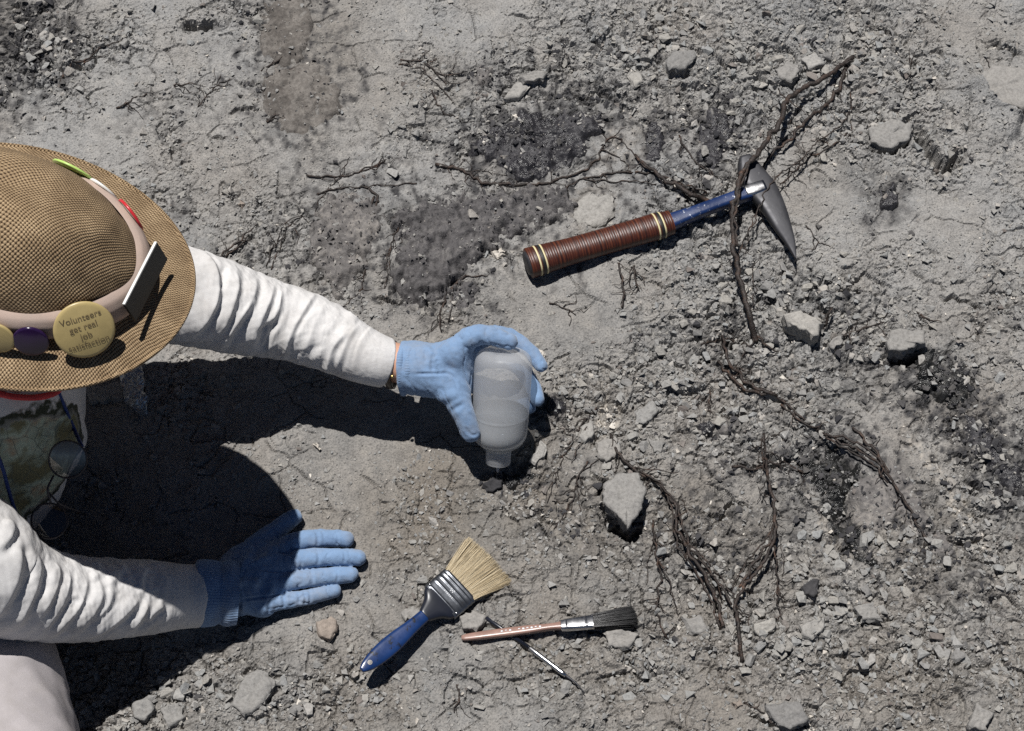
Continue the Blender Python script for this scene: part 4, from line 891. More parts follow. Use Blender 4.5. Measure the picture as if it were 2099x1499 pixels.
root("short dark root at the bottom edge below the probe", S((936, 1404), (940, 1430), (932, 1462)), 1.2, .7)
root("thin dark root along the smooth clay right of the pick tip", S((1652, 462), (1668, 486), (1680, 500)), .9, .5)
root("cracked dark root splitting the clay below the lobed bone", S((955, 565), (925, 590), (908, 625), (900, 655), (905, 680)), 1.7, 1.2, [(S((925, 590), (930, 625), (918, 660)), 1.2, .8), (S((955, 565), (980, 570), (1000, 566)), 1.1, .5)])
root("thin root along the bottom stone's left crack", S((1524, 1440), (1555, 1455), (1580, 1482), (1600, 1496)), 1.3, .7)
root("thin upright root among the rubble right of the bottle", [(1455, 800, .5), (1452, 830, .5), (1456, 852, .1)], .9, .6)
root("dark reddish root lying left of the main root's foot", S((1436, 708), (1470, 698), (1500, 706), (1540, 712)), 1.3, 1.2)
root("reddish twig lying right of the brick-shaped block", S((1728, 690), (1765, 676), (1812, 660)), 1.7, .9, [(S((1742, 684), (1740, 706), (1735, 722)), 1.0, .6)])
root("pale split twig leaning on the brick-shaped block", [(1690, 668, 1.2), (1700, 645, 1.6), (1706, 630, 1.4)], 1.8, 1.4)

# ------------------------------------------------------------------ rock pick (hammer)
M['leather'] = None
def mat_leather():
    m, nt, N, L, b = new_mat("leather_grip")
    co = nd(nt, "ShaderNodeTexCoord").outputs["UV"]
    sp = nd(nt, "ShaderNodeSeparateXYZ"); L.new(co, sp.inputs[0])
    w = nd(nt, "ShaderNodeTexNoise", Scale=1.0, Detail=2.0); w.noise_dimensions = '1D'
    L.new(math_(nt, 'MULTIPLY', sp.outputs[0], 330.0), w.inputs["W"])
    n = noise(nt, 9, 5, 0.7, nd(nt, "ShaderNodeNewGeometry").outputs["Position"])
    c = ramp(nt, w.outputs[0], [(0.3, (0.026, 0.007, 0.005)), (0.5, (0.062, 0.015, 0.008)), (0.7, (0.115, 0.032, 0.013))]).outputs[0]
    n2 = noise(nt, 160, 5, 0.7, nd(nt, "ShaderNodeNewGeometry").outputs["Position"])
    c = mixc(nt, 0.6, c, ramp(nt, n2.outputs[0], [(0.3, (0.5, 0.5, 0.5)), (0.65, (1, 1, 1)), (0.8, (1.7, 1.6, 1.4))]).outputs[0], 'MULTIPLY')
    L.new(c, b.inputs["Base Color"]); b.inputs["Roughness"].default_value = 0.42
    L.new(bump(nt, n2.outputs[0], 0.25, 0.001), b.inputs["Normal"])
    return m
M['leather'] = mat_leather()
def worn(name, col, under, metal, rough, amt=0.62, scale=120, rough2=0.45, metal2=0.9):
    """painted or dark steel with chips showing another tone"""
    m, nt, N, L, b = new_mat(name)
    co = nd(nt, "ShaderNodeNewGeometry").outputs["Position"]
    n = noise(nt, scale, 6, 0.7, co); k = ramp(nt, n.outputs[0], [(amt, (0, 0, 0)), (amt + 0.04, (1, 1, 1))]).outputs[0]
    n2 = noise(nt, 35, 5, 0.6, co)
    c0 = ramp(nt, n2.outputs[0], [(0.3, tuple(x * 0.7 for x in col)), (0.7, tuple(x * 1.15 for x in col))]).outputs[0]
    L.new(mixc(nt, k, c0, under), b.inputs["Base Color"])
    mm = nt.nodes.new("ShaderNodeMix"); L.new(k, mm.inputs[0]); mm.inputs[2].default_value = metal; mm.inputs[3].default_value = metal2; L.new(mm.outputs[0], b.inputs["Metallic"])
    r2 = ramp(nt, n2.outputs[0], [(0.3, (rough * 0.8,) * 3), (0.7, (min(1, rough * 1.35),) * 3)]).outputs[0]; L.new(r2, b.inputs["Roughness"])
    L.new(bump(nt, n.outputs[0], 0.2, 0.0008), b.inputs["Normal"])
    return m
M['blue_paint'] = worn("chipped_blue_paint", (0.008, 0.025, 0.095), (0.55, 0.58, 0.62), 0.0, 0.30, 0.60, 150)
M['dark_steel'] = worn("dark_steel", (0.050, 0.050, 0.056), (0.22, 0.22, 0.22), 0.45, 0.50, 0.66, 130)
M['bright_steel'] = worn("bright_steel", (0.55, 0.55, 0.56), (0.25, 0.24, 0.23), 1.0, 0.25, 0.64, 160)
M['cream'] = simple("cream_ring", (0.62, 0.55, 0.32), 0.5)
M['black_ring'] = simple("black_ring", (0.012, 0.012, 0.012), 0.5)

A_ = Gs(1083, 540, .0205, .02); B_ = Gs(1375, 456, .022, .02); hx = B_ - A_; gl = np.linalg.norm(hx); hx /= gl
hammer = empty("rock_pick", A_ - [0, 0, .02], "rock pick with ringed brown leather grip, blue shank and dark curved head", "hammer")
GW, GH = 0.0200, 0.0165      # half sizes of the grip
def grip_r(t):               # swelling towards the butt
    return 1.0 + 0.10 * sstep(0.35, 0.0, t) - 0.10 * np.sin(np.clip(t, 0, 1) * math.pi) * 0.6 - 0.12 * sstep(0.9, 1.0, t)
def grip_tube(t0, t1, extra, name, mat, groove=True, sides=40):
    n_ = max(3, int((t1 - t0) * gl / 0.0007)); t = np.linspace(t0, t1, n_)
    k = grip_r(t) + extra
    if groove: k = k - 0.022 * (np.abs(np.sin(t * gl / 0.0034 * math.pi)) < 0.28) + 0.008 * fbm(t * 90, t * 0, 2, 5)
    C = A_ + np.outer(t * gl, hx)
    V, F = tube(C, np.stack([GH * k, GW * k], 1), sides, (0, 0, 1), sect=squarish(0.9))
    uv = np.zeros((len(V), 2)); uv[:, 0] = np.repeat(t, sides) * gl; uv[:, 1] = np.tile(np.arange(sides) / sides, n_)
    return mk(name, V, F, mat, hammer, uv=uv, uvname="UVMap")
gp = grip_tube(0.0, 1.0, 0.0, "leather_grip", M['leather'])
for t0, m_ in ((0.055, 'cream'), (0.075, 'black_ring'), (0.097, 'cream'), (0.885, 'cream'), (0.905, 'black_ring'), (0.927, 'cream')):
    grip_tube(t0, t0 + (0.022 if m_ == 'black_ring' else 0.011), 0.012, "grip_ring", M[m_], False)
V, F = lathe([(-0.004, 0.001), (-0.004, 0.011), (-0.003, 0.0165), (0.001, 0.0185), (0.004, 0.0185)], A_, hx, (0, 0, 1), 40, 0.86); mk("butt_cap", V, F, M['dark_steel'], hammer)
HC = Gs(1558, 388, .026, .02); 
t = np.linspace(0, 1, 30); C = B_ - hx * 0.004 + np.outer(t, HC - (B_ - hx * 0.004)) + np.outer(np.sin(t * math.pi) * 0.001, [0, 0, 1])
hw = 0.0118 - 0.0025 * sstep(0, .35, t) + 0.0015 * sstep(0.6, 1.0, t); hz = 0.0085 + 0.001 * sstep(.7, 1, t)
V, F = tube(C, np.stack([hz, hw], 1), 24, (0, 0, 1), sect=squarish(0.55)); mk("shank", V, F, M['blue_paint'], hammer)
# bare bevelled neck where the shank meets the head
nk = HC - hx * 0.024; t = np.linspace(0, 1, 10); C = nk + np.outer(t, hx * 0.030)
V, F = tube(C, np.stack([0.0094 + 0.0022 * t, 0.0094 + 0.0022 * np.sin(t * 3.0)], 1), 16, (0, 0, 1), sect=squarish(0.5)); mk("neck", V, F, M['bright_steel'], hammer)
def zp(z, o, k): return o[0] + z[0] / k, o[1] + z[1] / k
hd = [(1596, 140, 46), (1614, 185, 72), (1652, 265, 98), (1722, 362, 104), (1790, 470, 86), (1850, 582, 64), (1897, 685, 40), (1925, 775, 18), (1938, 830, 2.5)]
hp = np.array([np.concatenate([Gs(*zp((x, y), (1040, 280), 3.28), .028 - .010 * max(0, k - 3) / 5, .02), [w / 3.28 * 0.000655]]) for k, (x, y, w) in enumerate(hd)])
hp[:, 2] = np.linspace(hp[0, 2], hp[0, 2] - 0.004, len(hp)); hp[:, 2] = HC[2] + 0.001 - 0.009 * np.linspace(0, 1, len(hp)) ** 1.5
hp = spline(hp, 44); s = np.linspace(0, 1, 44)
th = 0.0125 - 0.0095 * s ** 1.3
V, F = tube(hp[:, :3], np.stack([th, np.maximum(hp[:, 3], .0006)], 1), 28, (0, 0, 1), sect=squarish(0.55)); mk("pick_head", V, F, M['dark_steel'], hammer)

# ------------------------------------------------------------------ wide paintbrush
M['brush_blue'] = worn("brush_blue", (0.009, 0.033, 0.125), (0.010, 0.011, 0.014), 0.0, 0.28, 0.60, 60, 0.4, 0.0)
M['brush_dark'] = simple("brush_dark_paint", (0.012, 0.014, 0.022), 0.30)
M['ferrule'] = worn("brush_ferrule", (0.17, 0.18, 0.20), (0.06, 0.06, 0.065), 0.9, 0.30, 0.62, 110, 0.4, 0.6)
def mat_hair(name, lo, hi, rough=0.5):
    m, nt, N, L, b = new_mat(name)
    g = nd(nt, "ShaderNodeNewGeometry"); c = ramp(nt, g.outputs["Random Per Island"], [(0.0, lo), (0.5, tuple((a + b_) / 2 for a, b_ in zip(lo, hi))), (1.0, hi)]).outputs[0]
    L.new(c, b.inputs["Base Color"]); b.inputs["Roughness"].default_value = rough; return m
M['bristle'] = mat_hair("pale_bristle", (0.42, 0.33, 0.20), (0.68, 0.58, 0.41))
M['bristle_black'] = mat_hair("black_bristle", (0.008, 0.008, 0.009), (0.03, 0.03, 0.032), 0.35)
M['mark'] = simple("white_print", (0.75, 0.76, 0.78), 0.5)
def local_frame(a, b, up=(0, 0, 1), roll=0.0):
    x = np.asarray(b) - np.asarray(a); L_ = np.linalg.norm(x); x = x / L_
    z = np.asarray(up, float) - x * (np.asarray(up) @ x); z /= np.linalg.norm(z); y = np.cross(z, x)
    c, s = math.cos(roll), math.sin(roll); y, z = y * c + z * s, z * c - y * s
    return lambda p: np.asarray(a) + np.asarray(p, float) @ np.stack([x, y, z]), L_
K7 = lambda x, y: zp((x, y), (700, 1060), 3.28)
E_ = Gs(*K7(135, 1030), .038, .02); F_ = Gs(*K7(728, 518), .016, .02); 
bf, bl = local_frame(E_, F_, roll=0.16)
brush = empty("paintbrush", F_ - [0, 0, .014], "wide paintbrush with pale bristles, metal ferrule and speckled blue handle", "paintbrush")
x0 = bl - 0.0175; x1 = bl + 0.0185; W2 = 0.0283
def plate(prof, zt, name, mat, parent, f=bf, hole=None, n=None):
    """flat handle: rows x, half width, centre y, half thickness; rounded section"""
    p = np.asarray(prof, float); q = spline(np.column_stack([p[:, 0], p[:, 2], np.zeros(len(p)), p[:, 1], p[:, 3]]), n or 70)
    V = []; sides = 28; thh = np.linspace(0, 2 * math.pi, sides, endpoint=False); sq = squarish(0.62)(thh)
    for r in q: V.append(np.column_stack([np.full(sides, r[0]), r[1] + sq[0] * max(r[3], 2e-4), zt + sq[1] * max(r[4], 2e-4)]))
    Fc = [];
    for k in range(len(q) - 1):
        for j in range(sides): Fc.append((k * sides + j, k * sides + (j + 1) % sides, (k + 1) * sides + (j + 1) % sides, (k + 1) * sides + j))
    Fc.append(tuple(range(sides))[::-1]); Fc.append(tuple((len(q) - 1) * sides + j for j in range(sides)))
    return mk(name, f(np.concatenate(V)), Fc, mat, parent)
hl = x0
plate([(0.0, .0035, 0, .0028), (.010, .0080, 0, .0042), (.030, .0115, 0, .0052), (.055, .0118, 0, .0058), (.085, .0090, 0, .0065), (hl * .80, .0082, 0, .0070)], 0, "handle", M['brush_blue'], brush)
plate([(hl * .80 - .001, .0083, 0, .0071), (hl - .025, .0100, 0, .0075), (hl - .012, .0165, 0, .0078), (hl - .004, .0245, 0, .0078), (hl + .004, .0272, 0, .0076)], 0, "handle_neck", M['brush_dark'], brush)
# hanging hole: a pale eyelet through the handle's end
V, F = lathe([(-.0048, .0022), (-.0048, .0030), (.0048, .0030), (.0048, .0022)], bf([.013, 0, 0]), bf([0, 0, 1]) - bf([0, 0, 0]), (1, 0, 0.1), 20); mk("hanging_hole", V, F[:-2] + [], simple("hole_rim", (0.42, 0.40, 0.37), 0.7), brush)
V, F = lathe([(-.0049, .0001), (-.0049, .0021), (.0046, .0021), (.0046, .0001)], bf([.013, 0, 0]), bf([0, 0, 1]) - bf([0, 0, 0]), (1, 0, 0.1), 20); mk("hole_fill", V, F, simple("hole_clay", (0.30, 0.28, 0.26), 0.9), brush)
rows = []
for k, xx in enumerate(np.linspace(x0, x1, 46)):
    t = (xx - x0) / (x1 - x0); g = 0.0
    for c0 in (0.10, 0.40, 0.62, 0.80, 0.93): g += 0.0007 * math.exp(-((t - c0) / 0.035) ** 2)
    rows.append((xx, W2 + g * 0.5, 0, .0072 + g))
plate(rows, 0, "ferrule", M['ferrule'], brush, n=120)
for yy, xx in ((W2 - .004, x0 + .004), (-W2 + .004, x0 + .004)):
    V, F = lathe([(0, .0002), (0, .0016), (.0006, .0013), (.0009, .0003)], bf([xx, yy, .0079]), bf([0, 0, 1]) - bf([0, 0, 0]), (1, 0, .1), 12); mk("rivet", V, F, M['bright_steel'], brush)
mb = MB()
for (a, b) in ((.000, .004), (.0016, .0024), (-.0016, .0024), (.0024, .0052), (-.0024, .0052)):
    V, F = lathe([(0, .0003), (0, .00085), (.0003, .0008), (.0004, .0002)], bf([bl + b - .001, a, .0076]), bf([0, 0, 1]) - bf([0, 0, 0]), (1, 0, .1), 8); mb.add(V, F)
mb.mk("stamped_emblem", M['mark'], brush)
mb = MB()
for k in range(6):
    y = -.0065 + k * .0026; w = .0008
    p = np.array([[bl - .0052, y - w, .0078], [bl - .0032, y - w, .0078], [bl - .0032, y + w * (k % 2), .0078], [bl - .0052, y + w, .0078]])
    q = p - [0, 0, .0006]; mb.add(bf(np.vstack([p, q])), [(0, 1, 2, 3), (4, 7, 6, 5), (0, 4, 5, 1), (1, 5, 6, 2), (2, 6, 7, 3), (3, 7, 4, 0)])
mb.mk("stamped_marks", M['mark'], brush)
def bristles(name, f, xs, halfw, halft, length, fan, mat, parent, n_, thick, droop=0.0, seed=0, clump=14, curve=0.0):
    r = np.random.default_rng(seed); V, F = [], []
    cl = r.uniform(-1, 1, clump)
    for k in range(n_):
        y = r.uniform(-1, 1); z = r.uniform(-1, 1); c = cl[np.argmin(np.abs(cl - y))]
        y1 = (y * 0.7 + c * 0.3); L_ = length * r.uniform(.86, 1.04) * (1 - 0.05 * abs(y))
        t = np.linspace(0, 1, 5)
        C = np.column_stack([xs + t * L_, y * halfw * 0.97 + t * (y1 * fan + r.normal(0, .0012)) + curve * t * t + (y1 - y) * halfw * 0.3 * t, z * halft * 0.92 * (1 + .55 * t) - droop * t * t + r.normal(0, .0006) * t])
        w = thick * np.array([1, 1, .95, .85, .5]); a = np.zeros((5, 3)); 
        off = np.array([[0, 1, 0], [0, -.5, .87], [0, -.5, -.87]])
        v = (C[:, None, :] + off[None] * w[:, None, None]).reshape(-1, 3); b0 = sum(len(q) for q in V) if False else k * 15
        V.append(v)
        for q in range(4):
            for j in range(3): F.append((b0 + q * 3 + j, b0 + q * 3 + (j + 1) % 3, b0 + (q + 1) * 3 + (j + 1) % 3, b0 + (q + 1) * 3 + j))
    return mk(name, f(np.concatenate(V)), np.array(F), mat, parent)
bristles("bristles", bf, x1 - .002, W2 * .97,   .0062, .0580, .0130, M['bristle'], brush, 4200, .00030, .006, 3, 22)

# ------------------------------------------------------------------ small black-bristled brush
M['mauve'] = worn("mauve_handle", (0.27, 0.165, 0.135), (0.45, 0.40, 0.36), 0.0, 0.28, 0.66, 200, 0.4, 0.0)
a = Gs(946, 1308, .006, .012); b = Gs(1150, 1283, .013, .012)
sf, sl = local_frame(a, b, roll=-0.2)
sbrush = empty("paintbrush", b - [0, 0, .012], "small flat brush with mauve handle, bright ferrule and black bristles", "paintbrush")
plate([(0, .0026, 0, .0020), (.006, .0042, 0, .0030), (.035, .0054, 0, .0040), (.08, .0054, 0, .0044), (sl - .020, .0042, 0, .0044), (sl - .006, .0044, 0, .0044), (sl + .004, .0062, 0, .0048)], 0, "handle", M['mauve'], sbrush, sf)
fe = np.linalg.norm(Gs(1216, 1272, .013, .012) - b)
plate([(sl, .0066, 0, .0052), (sl + .006, .0076, 0, .0055), (sl + .007, .0082, 0, .0060), (sl + .009, .0078, 0, .0056), (sl + fe * .7, .0090, 0, .0052), (sl + fe * .76, .0096, 0, .0056), (sl + fe * .82, .0092, 0, .0051), (sl + fe, .0098, 0, .0048)], 0, "ferrule", M['bright_steel'], sbrush, sf)
bristles("bristles", sf, sl + fe - .002, .0095, .0042, .055, .0035, M['bristle_black'], sbrush, 1100, .00042, .004, 8, 9, .002)
mb = MB()
for k in range(9):
    y = .0012 * (k % 2); xx = sl - .075 + k * .0052 + (0.006 if k > 2 else 0)
    p = np.array([[xx, -.0012 + y, .0050], [xx + .0030, -.0010 + y, .0050], [xx + .0026, .0010, .0050], [xx + .0004, .0012, .0050]]); q = p - [0, 0, .0010]
    mb.add(sf(np.vstack([p, q])), [(0, 1, 2, 3), (4, 7, 6, 5), (0, 4, 5, 1), (1, 5, 6, 2), (2, 6, 7, 3), (3, 7, 4, 0)])
mb.mk("printed_marks", M['mark'], sbrush)

# ------------------------------------------------------------------ steel probe under the small brush
pa = Gs(990, 1262, .004, .01); pm = Gs(1085, 1328, .0045, .01); pb = Gs(1160, 1385, .008, .01); pt = Gs(1198, 1420, .006, .006)
probe = empty("probe", pm - [0, 0, .004], "thin steel probe with black end lying under the small brush", "probe")
def along(p, q, rows, name, mat, sides=16):
    d = np.asarray(q) - np.asarray(p); L_ = np.linalg.norm(d)
    V, F = lathe([(t * L_, r) for t, r in rows], p, d, (0, 0, 1), sides); return mk(name, V, F, mat, probe)
along(pa, pm, [(0, .0008), (0.01, .0023), (.5, .0027), (1.0, .0027)], "black_handle", M['brush_dark'])
rr = [(0, .0027), (.03, .0033), (.20, .0035)] + [(0.22 + k * .012, .0035 - .0005 * (k % 2)) for k in range(26)] + [(.56, .0037), (.60, .0030), (.90, .0032), (1.0, .0022)]
along(pm, pb, rr, "steel_shaft", M['bright_steel'], 20)
V, F = tube(spline(np.array([pb, pb + (pt - pb) * .5 + [.001, .001, .001], pt]), 14), np.linspace(.0018, .0005, 14), 8); mk("pointed_tip", V, F, M['dark_steel'], probe)

# ------------------------------------------------------------------ plastic squeeze bottle held upside down
def mat_poly():
    m, nt, N, L, b = new_mat("milky_plastic")
    out = N["Material Output"]
    b.inputs["Base Color"].default_value = (0.80, 0.83, 0.86, 1); b.inputs["Roughness"].default_value = 0.38
    b.inputs["Specular IOR Level"].default_value = 0.4
    g = nd(nt, "ShaderNodeNewGeometry"); n = noise(nt, 60, 4, 0.6, g.outputs["Position"])
    c = ramp(nt, n.outputs[0], [(0.3, (0.82, 0.84, 0.87)), (0.7, (0.90, 0.91, 0.93))]).outputs[0]; L.new(c, b.inputs["Base Color"])
    tl = nd(nt, "ShaderNodeBsdfTranslucent"); tl.inputs[0].default_value = (0.95, 0.96, 0.98, 1)
    tp = nd(nt, "ShaderNodeBsdfTransparent"); tp.inputs[0].default_value = (0.96, 0.97, 0.98, 1)
    m1 = nd(nt, "ShaderNodeMixShader"); m1.inputs[0].default_value = 0.44; L.new(b.outputs[0], m1.inputs[1]); L.new(tl.outputs[0], m1.inputs[2])
    m2 = nd(nt, "ShaderNodeMixShader"); m2.inputs[0].default_value = 0.56; L.new(m1.outputs[0], m2.inputs[1]); L.new(tp.outputs[0], m2.inputs[2])
    L.new(m2.outputs[0], out.inputs[0]); return m
def mat_water():
    m, nt, N, L, b = new_mat("cloudy_water")
    out = N["Material Output"]; tp = nd(nt, "ShaderNodeBsdfTransparent"); tp.inputs[0].default_value = (0.70, 0.74, 0.76, 1)
    b.inputs["Base Color"].default_value = (0.17, 0.185, 0.20, 1); b.inputs["Roughness"].default_value = 0.12
    mx = nd(nt, "ShaderNodeMixShader"); mx.inputs[0].default_value = 0.30; L.new(b.outputs[0], mx.inputs[1]); L.new(tp.outputs[0], mx.inputs[2]); L.new(mx.outputs[0], out.inputs[0]); return m
M['poly'] = mat_poly(); M['water'] = mat_water()
BT = G(1020, 968, .016); BA = camvec(0.055, 1.0, 0.30); BL = 0.166
bk = BL / 0.1835
bottle = empty("squeeze_bottle", BT, "milky plastic squeeze bottle half full of water, held upside down by the blue glove", "bottle")
def bprof(rows): return [(s * bk, r) for s, r in rows]
body = [(.034, .0165), (.0365, .0180), (.040, .0235), (.045, .0292), (.052, .0333), (.061, .0355), (.075, .0362), (.10, .0366), (.14, .0370), (.160, .0370), (.169, .0362), (.176, .0335), (.1805, .0285), (.1825, .022), (.1815, .014), (.1808, .006), (.1806, .0003)]
sp_ = spline(np.array([(a, b, 0) for a, b in body]), 70)[:, :2]
V, F = lathe(bprof(sp_), BT, BA, CR, 64); mk("bottle_body", V, F, M['poly'], bottle)
V, F = lathe(bprof([(.0128, .002), (.0128, .0150), (.0140, .0160), (.031, .0164), (.0335, .0166), (.0345, .0150)]), BT, BA, CR, 48); mk("cap", V, F, M['poly'], bottle)
V, F = lathe(bprof([(.0, .0008), (.001, .0016), (.006, .0022), (.0130, .0034)]), BT, BA, CR, 16); mk("spout", V, F, M['poly'], bottle)
wt = [(a, b - .0012) for a, b in sp_ if .036 < a < .089]; wt = [(wt[0][0], .001)] + wt + [(.0895, wt[-1][1]), (.0897, .001)]
V, F = lathe(bprof(wt), BT, BA, CR, 64)
# the water's surface stays level while the bottle leans
ss = (V - BT) @ BA; m_ = ss > .0885 * bk
lv = BT + BA * .089 * bk; V[m_] = V[m_] - np.outer((((V[m_] - lv) @ WUP) / (BA @ WUP)) * 0.8, BA); mk("water", V, F, M['water'], bottle)

# ------------------------------------------------------------------ the person
M['glove'] = mat_cloth("blue_cotton", (0.205, 0.315, 0.495), 1500, 0.6, sheen=0.3)
M['sleeve'] = mat_cloth("white_cotton", (0.68, 0.668, 0.66), 1300, 0.30)
M['trousers'] = mat_cloth("pale_twill", (0.43, 0.40, 0.405), 1200, 0.45)
M['skin'] = simple("skin", (0.52, 0.29, 0.20), 0.55, var=0.1, scale=40)
M['hair'] = simple("brown_hair", (0.05, 0.03, 0.02), 0.6, var=0.5, scale=200, bmp=0.8)
M['strap'] = simple("brown_strap", (0.030, 0.018, 0.012), 0.35, bmp=0.3)
M['gold'] = simple("brass", (0.60, 0.45, 0.20), 0.25, 1.0)

def bottle_depth(py):
    lo_, hi_ = 0.0, BL * 1.1
    for _ in range(30):
        m = (lo_ + hi_) / 2
        if proj(BT + BA * m)[1] > py: lo_ = m
        else: hi_ = m
    return depth_of(BT + BA * lo_)
def HB(px, py, off): return Q(px, py, bottle_depth(py) + off)

person_base = P(-120, 1560, 0.0)
person = empty("person", person_base, "person in white long sleeves and blue gloves leaning in from the left", "person")

# left arm and glove (upper in the picture)
WR1 = P(822, 754, .096)
L_idx = [HB(928, 724, -.004), HB(968, 690, -.006), HB(1000, 688, -.006), HB(1043, 700, -.004)]
L_mid = [HB(940, 736, .018), HB(992, 690, .032), HB(1042, 690, .040), HB(1084, 718, .032), HB(1109, 750, .022)]
L_rng = [HB(940, 760, .028), HB(990, 735, .050), HB(1050, 742, .060), HB(1086, 780, .040), HB(1101, 818, .020)]
L_pnk = [HB(930, 782, .034), HB(985, 790, .055), HB(1050, 806, .056), HB(1085, 835, .036)]
L_thm = [HB(890, 776, -.006), HB(925, 800, -.016), HB(948, 842, -.024), HB(964, 886, -.026)]
def glove_sdf(wr, wr2, idx, mid, rng_, pnk, thm, rf, kp=.014, web=()):
    cdir = (np.asarray(wr) - np.asarray(wr2)); cdir = cdir / np.linalg.norm(cdir)
    def f(p):
        pal = rcone(p, wr, idx[0], .027, .0165)
        for b, r in ((mid[0], .0170), (rng_[0], .0165), (pnk[0], .0150)): pal = smin(pal, rcone(p, wr, b, .027, r), kp)
        pal = smin(pal, rcone(p, wr2, wr, .0335, .028), .012)
        pal = smin(pal, rcone(p, wr, thm[0], .024, .020), .014)
        pal = smin(pal, rcone(p, idx[0], pnk[0], .0155, .0145), .008)
        for a_, b_, ra_, rb_ in web: pal = smin(pal, rcone(p, a_, b_, ra_, rb_), .010)
        d = None
        for ch, rr in ((idx, rf[0]), (mid, rf[1]), (rng_, rf[2]), (pnk, rf[3]), (thm, rf[4])):
            e = smin(chain(p, ch, rr), pal, .007 if ch is not thm else .014); d = e if d is None else np.minimum(d, e)
        return np.maximum(d, -((p - np.asarray(wr2)) @ cdir))
    return f
def rsp(p, n_): return [q for q in spline(np.array(p), n_)]
def lin(a, b, n_): return list(np.linspace(a, b, n_))
def glove(name, f, pts, creases, label, h=.0016):
    a = np.array(pts); V, F = sdf_mesh(f, a.min(0) - .032, a.max(0) + .032, h)
    N = sdf_normals(f, V, .002)
    k = 0.00045 * (fbm(V[:, 0] * 160 + V[:, 2] * 90, V[:, 1] * 160, 3, 33)) + 0.0010 * fbm(V[:, 0] * 45 + V[:, 2] * 31, V[:, 1] * 45 - V[:, 2] * 22, 3, 35) - 0.0012 * sstep(0.12, 0.0, np.abs(fbm(V[:, 0] * 38 + V[:, 2] * 20, V[:, 1] * 22 - V[:, 2] * 30, 2, 37)))
    V = V + N * k[:, None]; V = fold(V, N, creases)
    o = mk(name, V, F, M['glove'], person); o['label'] = label; return o, V
WR1b = WR1 + (WR1 - HB(930, 755, .012)) / np.linalg.norm(WR1 - HB(930, 755, .012)) * .012
PW1 = P(852, 755, .098)
fL = glove_sdf(PW1, P(822, 754, .096) + (PW1 - WR1) * .05, rsp(L_idx, 7), rsp(L_mid, 8), rsp(L_rng, 8), rsp(L_pnk, 6), rsp(L_thm, 7), [lin(.0160, .0112, 7), lin(.0155, .0085, 8), lin(.0150, .0095, 8), lin(.014, .009, 6), lin(.0200, .0128, 7)], web=((HB(944, 722, .002), HB(938, 796, -.006), .016, .0150), (HB(950, 735, .012), HB(946, 790, .010), .013, .013)))
z3 = lambda *p: [zp(q, (780, 620), 3.7475) for q in p]
gL, _ = glove("glove", fL, [PW1, WR1] + L_idx + L_mid + L_rng + L_pnk + L_thm,
              [(z3((260, 550), (420, 548), (520, 548), (570, 590), (590, 660)), -.0016, 3), (z3((410, 400), (395, 450), (405, 530)), -.002, 4), (z3((760, 300), (800, 340), (860, 350)), -.002, 5), (z3((350, 340), (390, 400), (395, 470)), .0025, 7), (z3((560, 330), (600, 450), (590, 560)), .0020, 12), (z3((650, 960), (700, 1020), (750, 1010)), -.0012, 3), (z3((420, 770), (520, 720), (600, 720)), .0018, 9), (z3((540, 840), (600, 800), (640, 790)), -.0014, 5)],
              "blue cotton glove gripping the bottle")
def ribbed_cuff(a, b, ra, rb, name, parent, ribs=70, rolls=((.0, 1.0),), seed=0):
    d = np.asarray(b) - np.asarray(a); n_ = 44; t = np.linspace(0, 1, n_); sides = ribs * 4
    C = a + np.outer(t, d); tt, x, y = frame(d, (0, 0, 1)); th_ = np.linspace(0, 2 * math.pi, sides, endpoint=False); V = []
    for k in range(n_):
        r = ra + (rb - ra) * t[k]
        for c0, w, amp in rolls: r += amp * math.exp(-((t[k] - c0) / w) ** 2)
        r -= .006 * sstep(.06, 0, t[k])
        rr = r + 0.00028 * np.cos(th_ * ribs) + .0012 * np.sin(th_ * 3 + seed) + .0006 * np.sin(th_ * 7 + 5 * t[k])
        V.append(C[k] + np.outer(np.cos(th_) * rr, x) + np.outer(np.sin(th_) * rr, y))
    V = np.concatenate(V); q = np.arange(n_ * sides).reshape(n_, sides)
    F = np.stack([q[:-1], np.roll(q, -1, 1)[:-1], np.roll(q, -1, 1)[1:], q[1:]], -1).reshape(-1, 4)
    BASE[parent.name] = BASE[person.name]
    return mk(name, V, F, M['glove'], parent)
ribbed_cuff(WR1 + (PW1 - WR1) * -.02, WR1 + (PW1 - WR1) * 1.25, .0335, .0322, "cuff", gL, 64, ((.22, .14, .0022), (.62, .16, .0018), (.42, .05, -.0016)), 1)

# right glove, flat on the clay
Rp = lambda rows: [Gs(x, y, h, .012) for x, y, h in rows]
R_idx = Rp([(560, 1140, .025), (596, 1114, .024), (654, 1104, .018), (709, 1106, .012)]); R_mid = Rp([(548, 1170, .027), (586, 1154, .026), (654, 1143, .020), (733, 1143, .012)])
R_rng = Rp([(545, 1206, .025), (580, 1194, .024), (640, 1185, .019), (719, 1178, .012)]); R_pnk = Rp([(536, 1238, .021), (576, 1232, .020), (626, 1226, .016), (686, 1211, .010)])
R_thm = Rp([(488, 1160, .024), (520, 1128, .023), (560, 1094, .018), (602, 1060, .013)])
PW2 = Gs(462, 1212, .033, .02); WR2 = Gs(405, 1216, .042, .02)
fR = glove_sdf(PW2, WR2 + (PW2 - WR2) * .3, rsp(R_idx, 7), rsp(R_mid, 7), rsp(R_rng, 7), rsp(R_pnk, 7), rsp(R_thm, 7), [lin(.0135, .0105, 7), lin(.0135, .0108, 7), lin(.0132, .0102, 7), lin(.0115, .0085, 7), lin(.0190, .0105, 7)])
z6 = lambda *p: [zp(q, (360, 920), 3.568) for q in p]
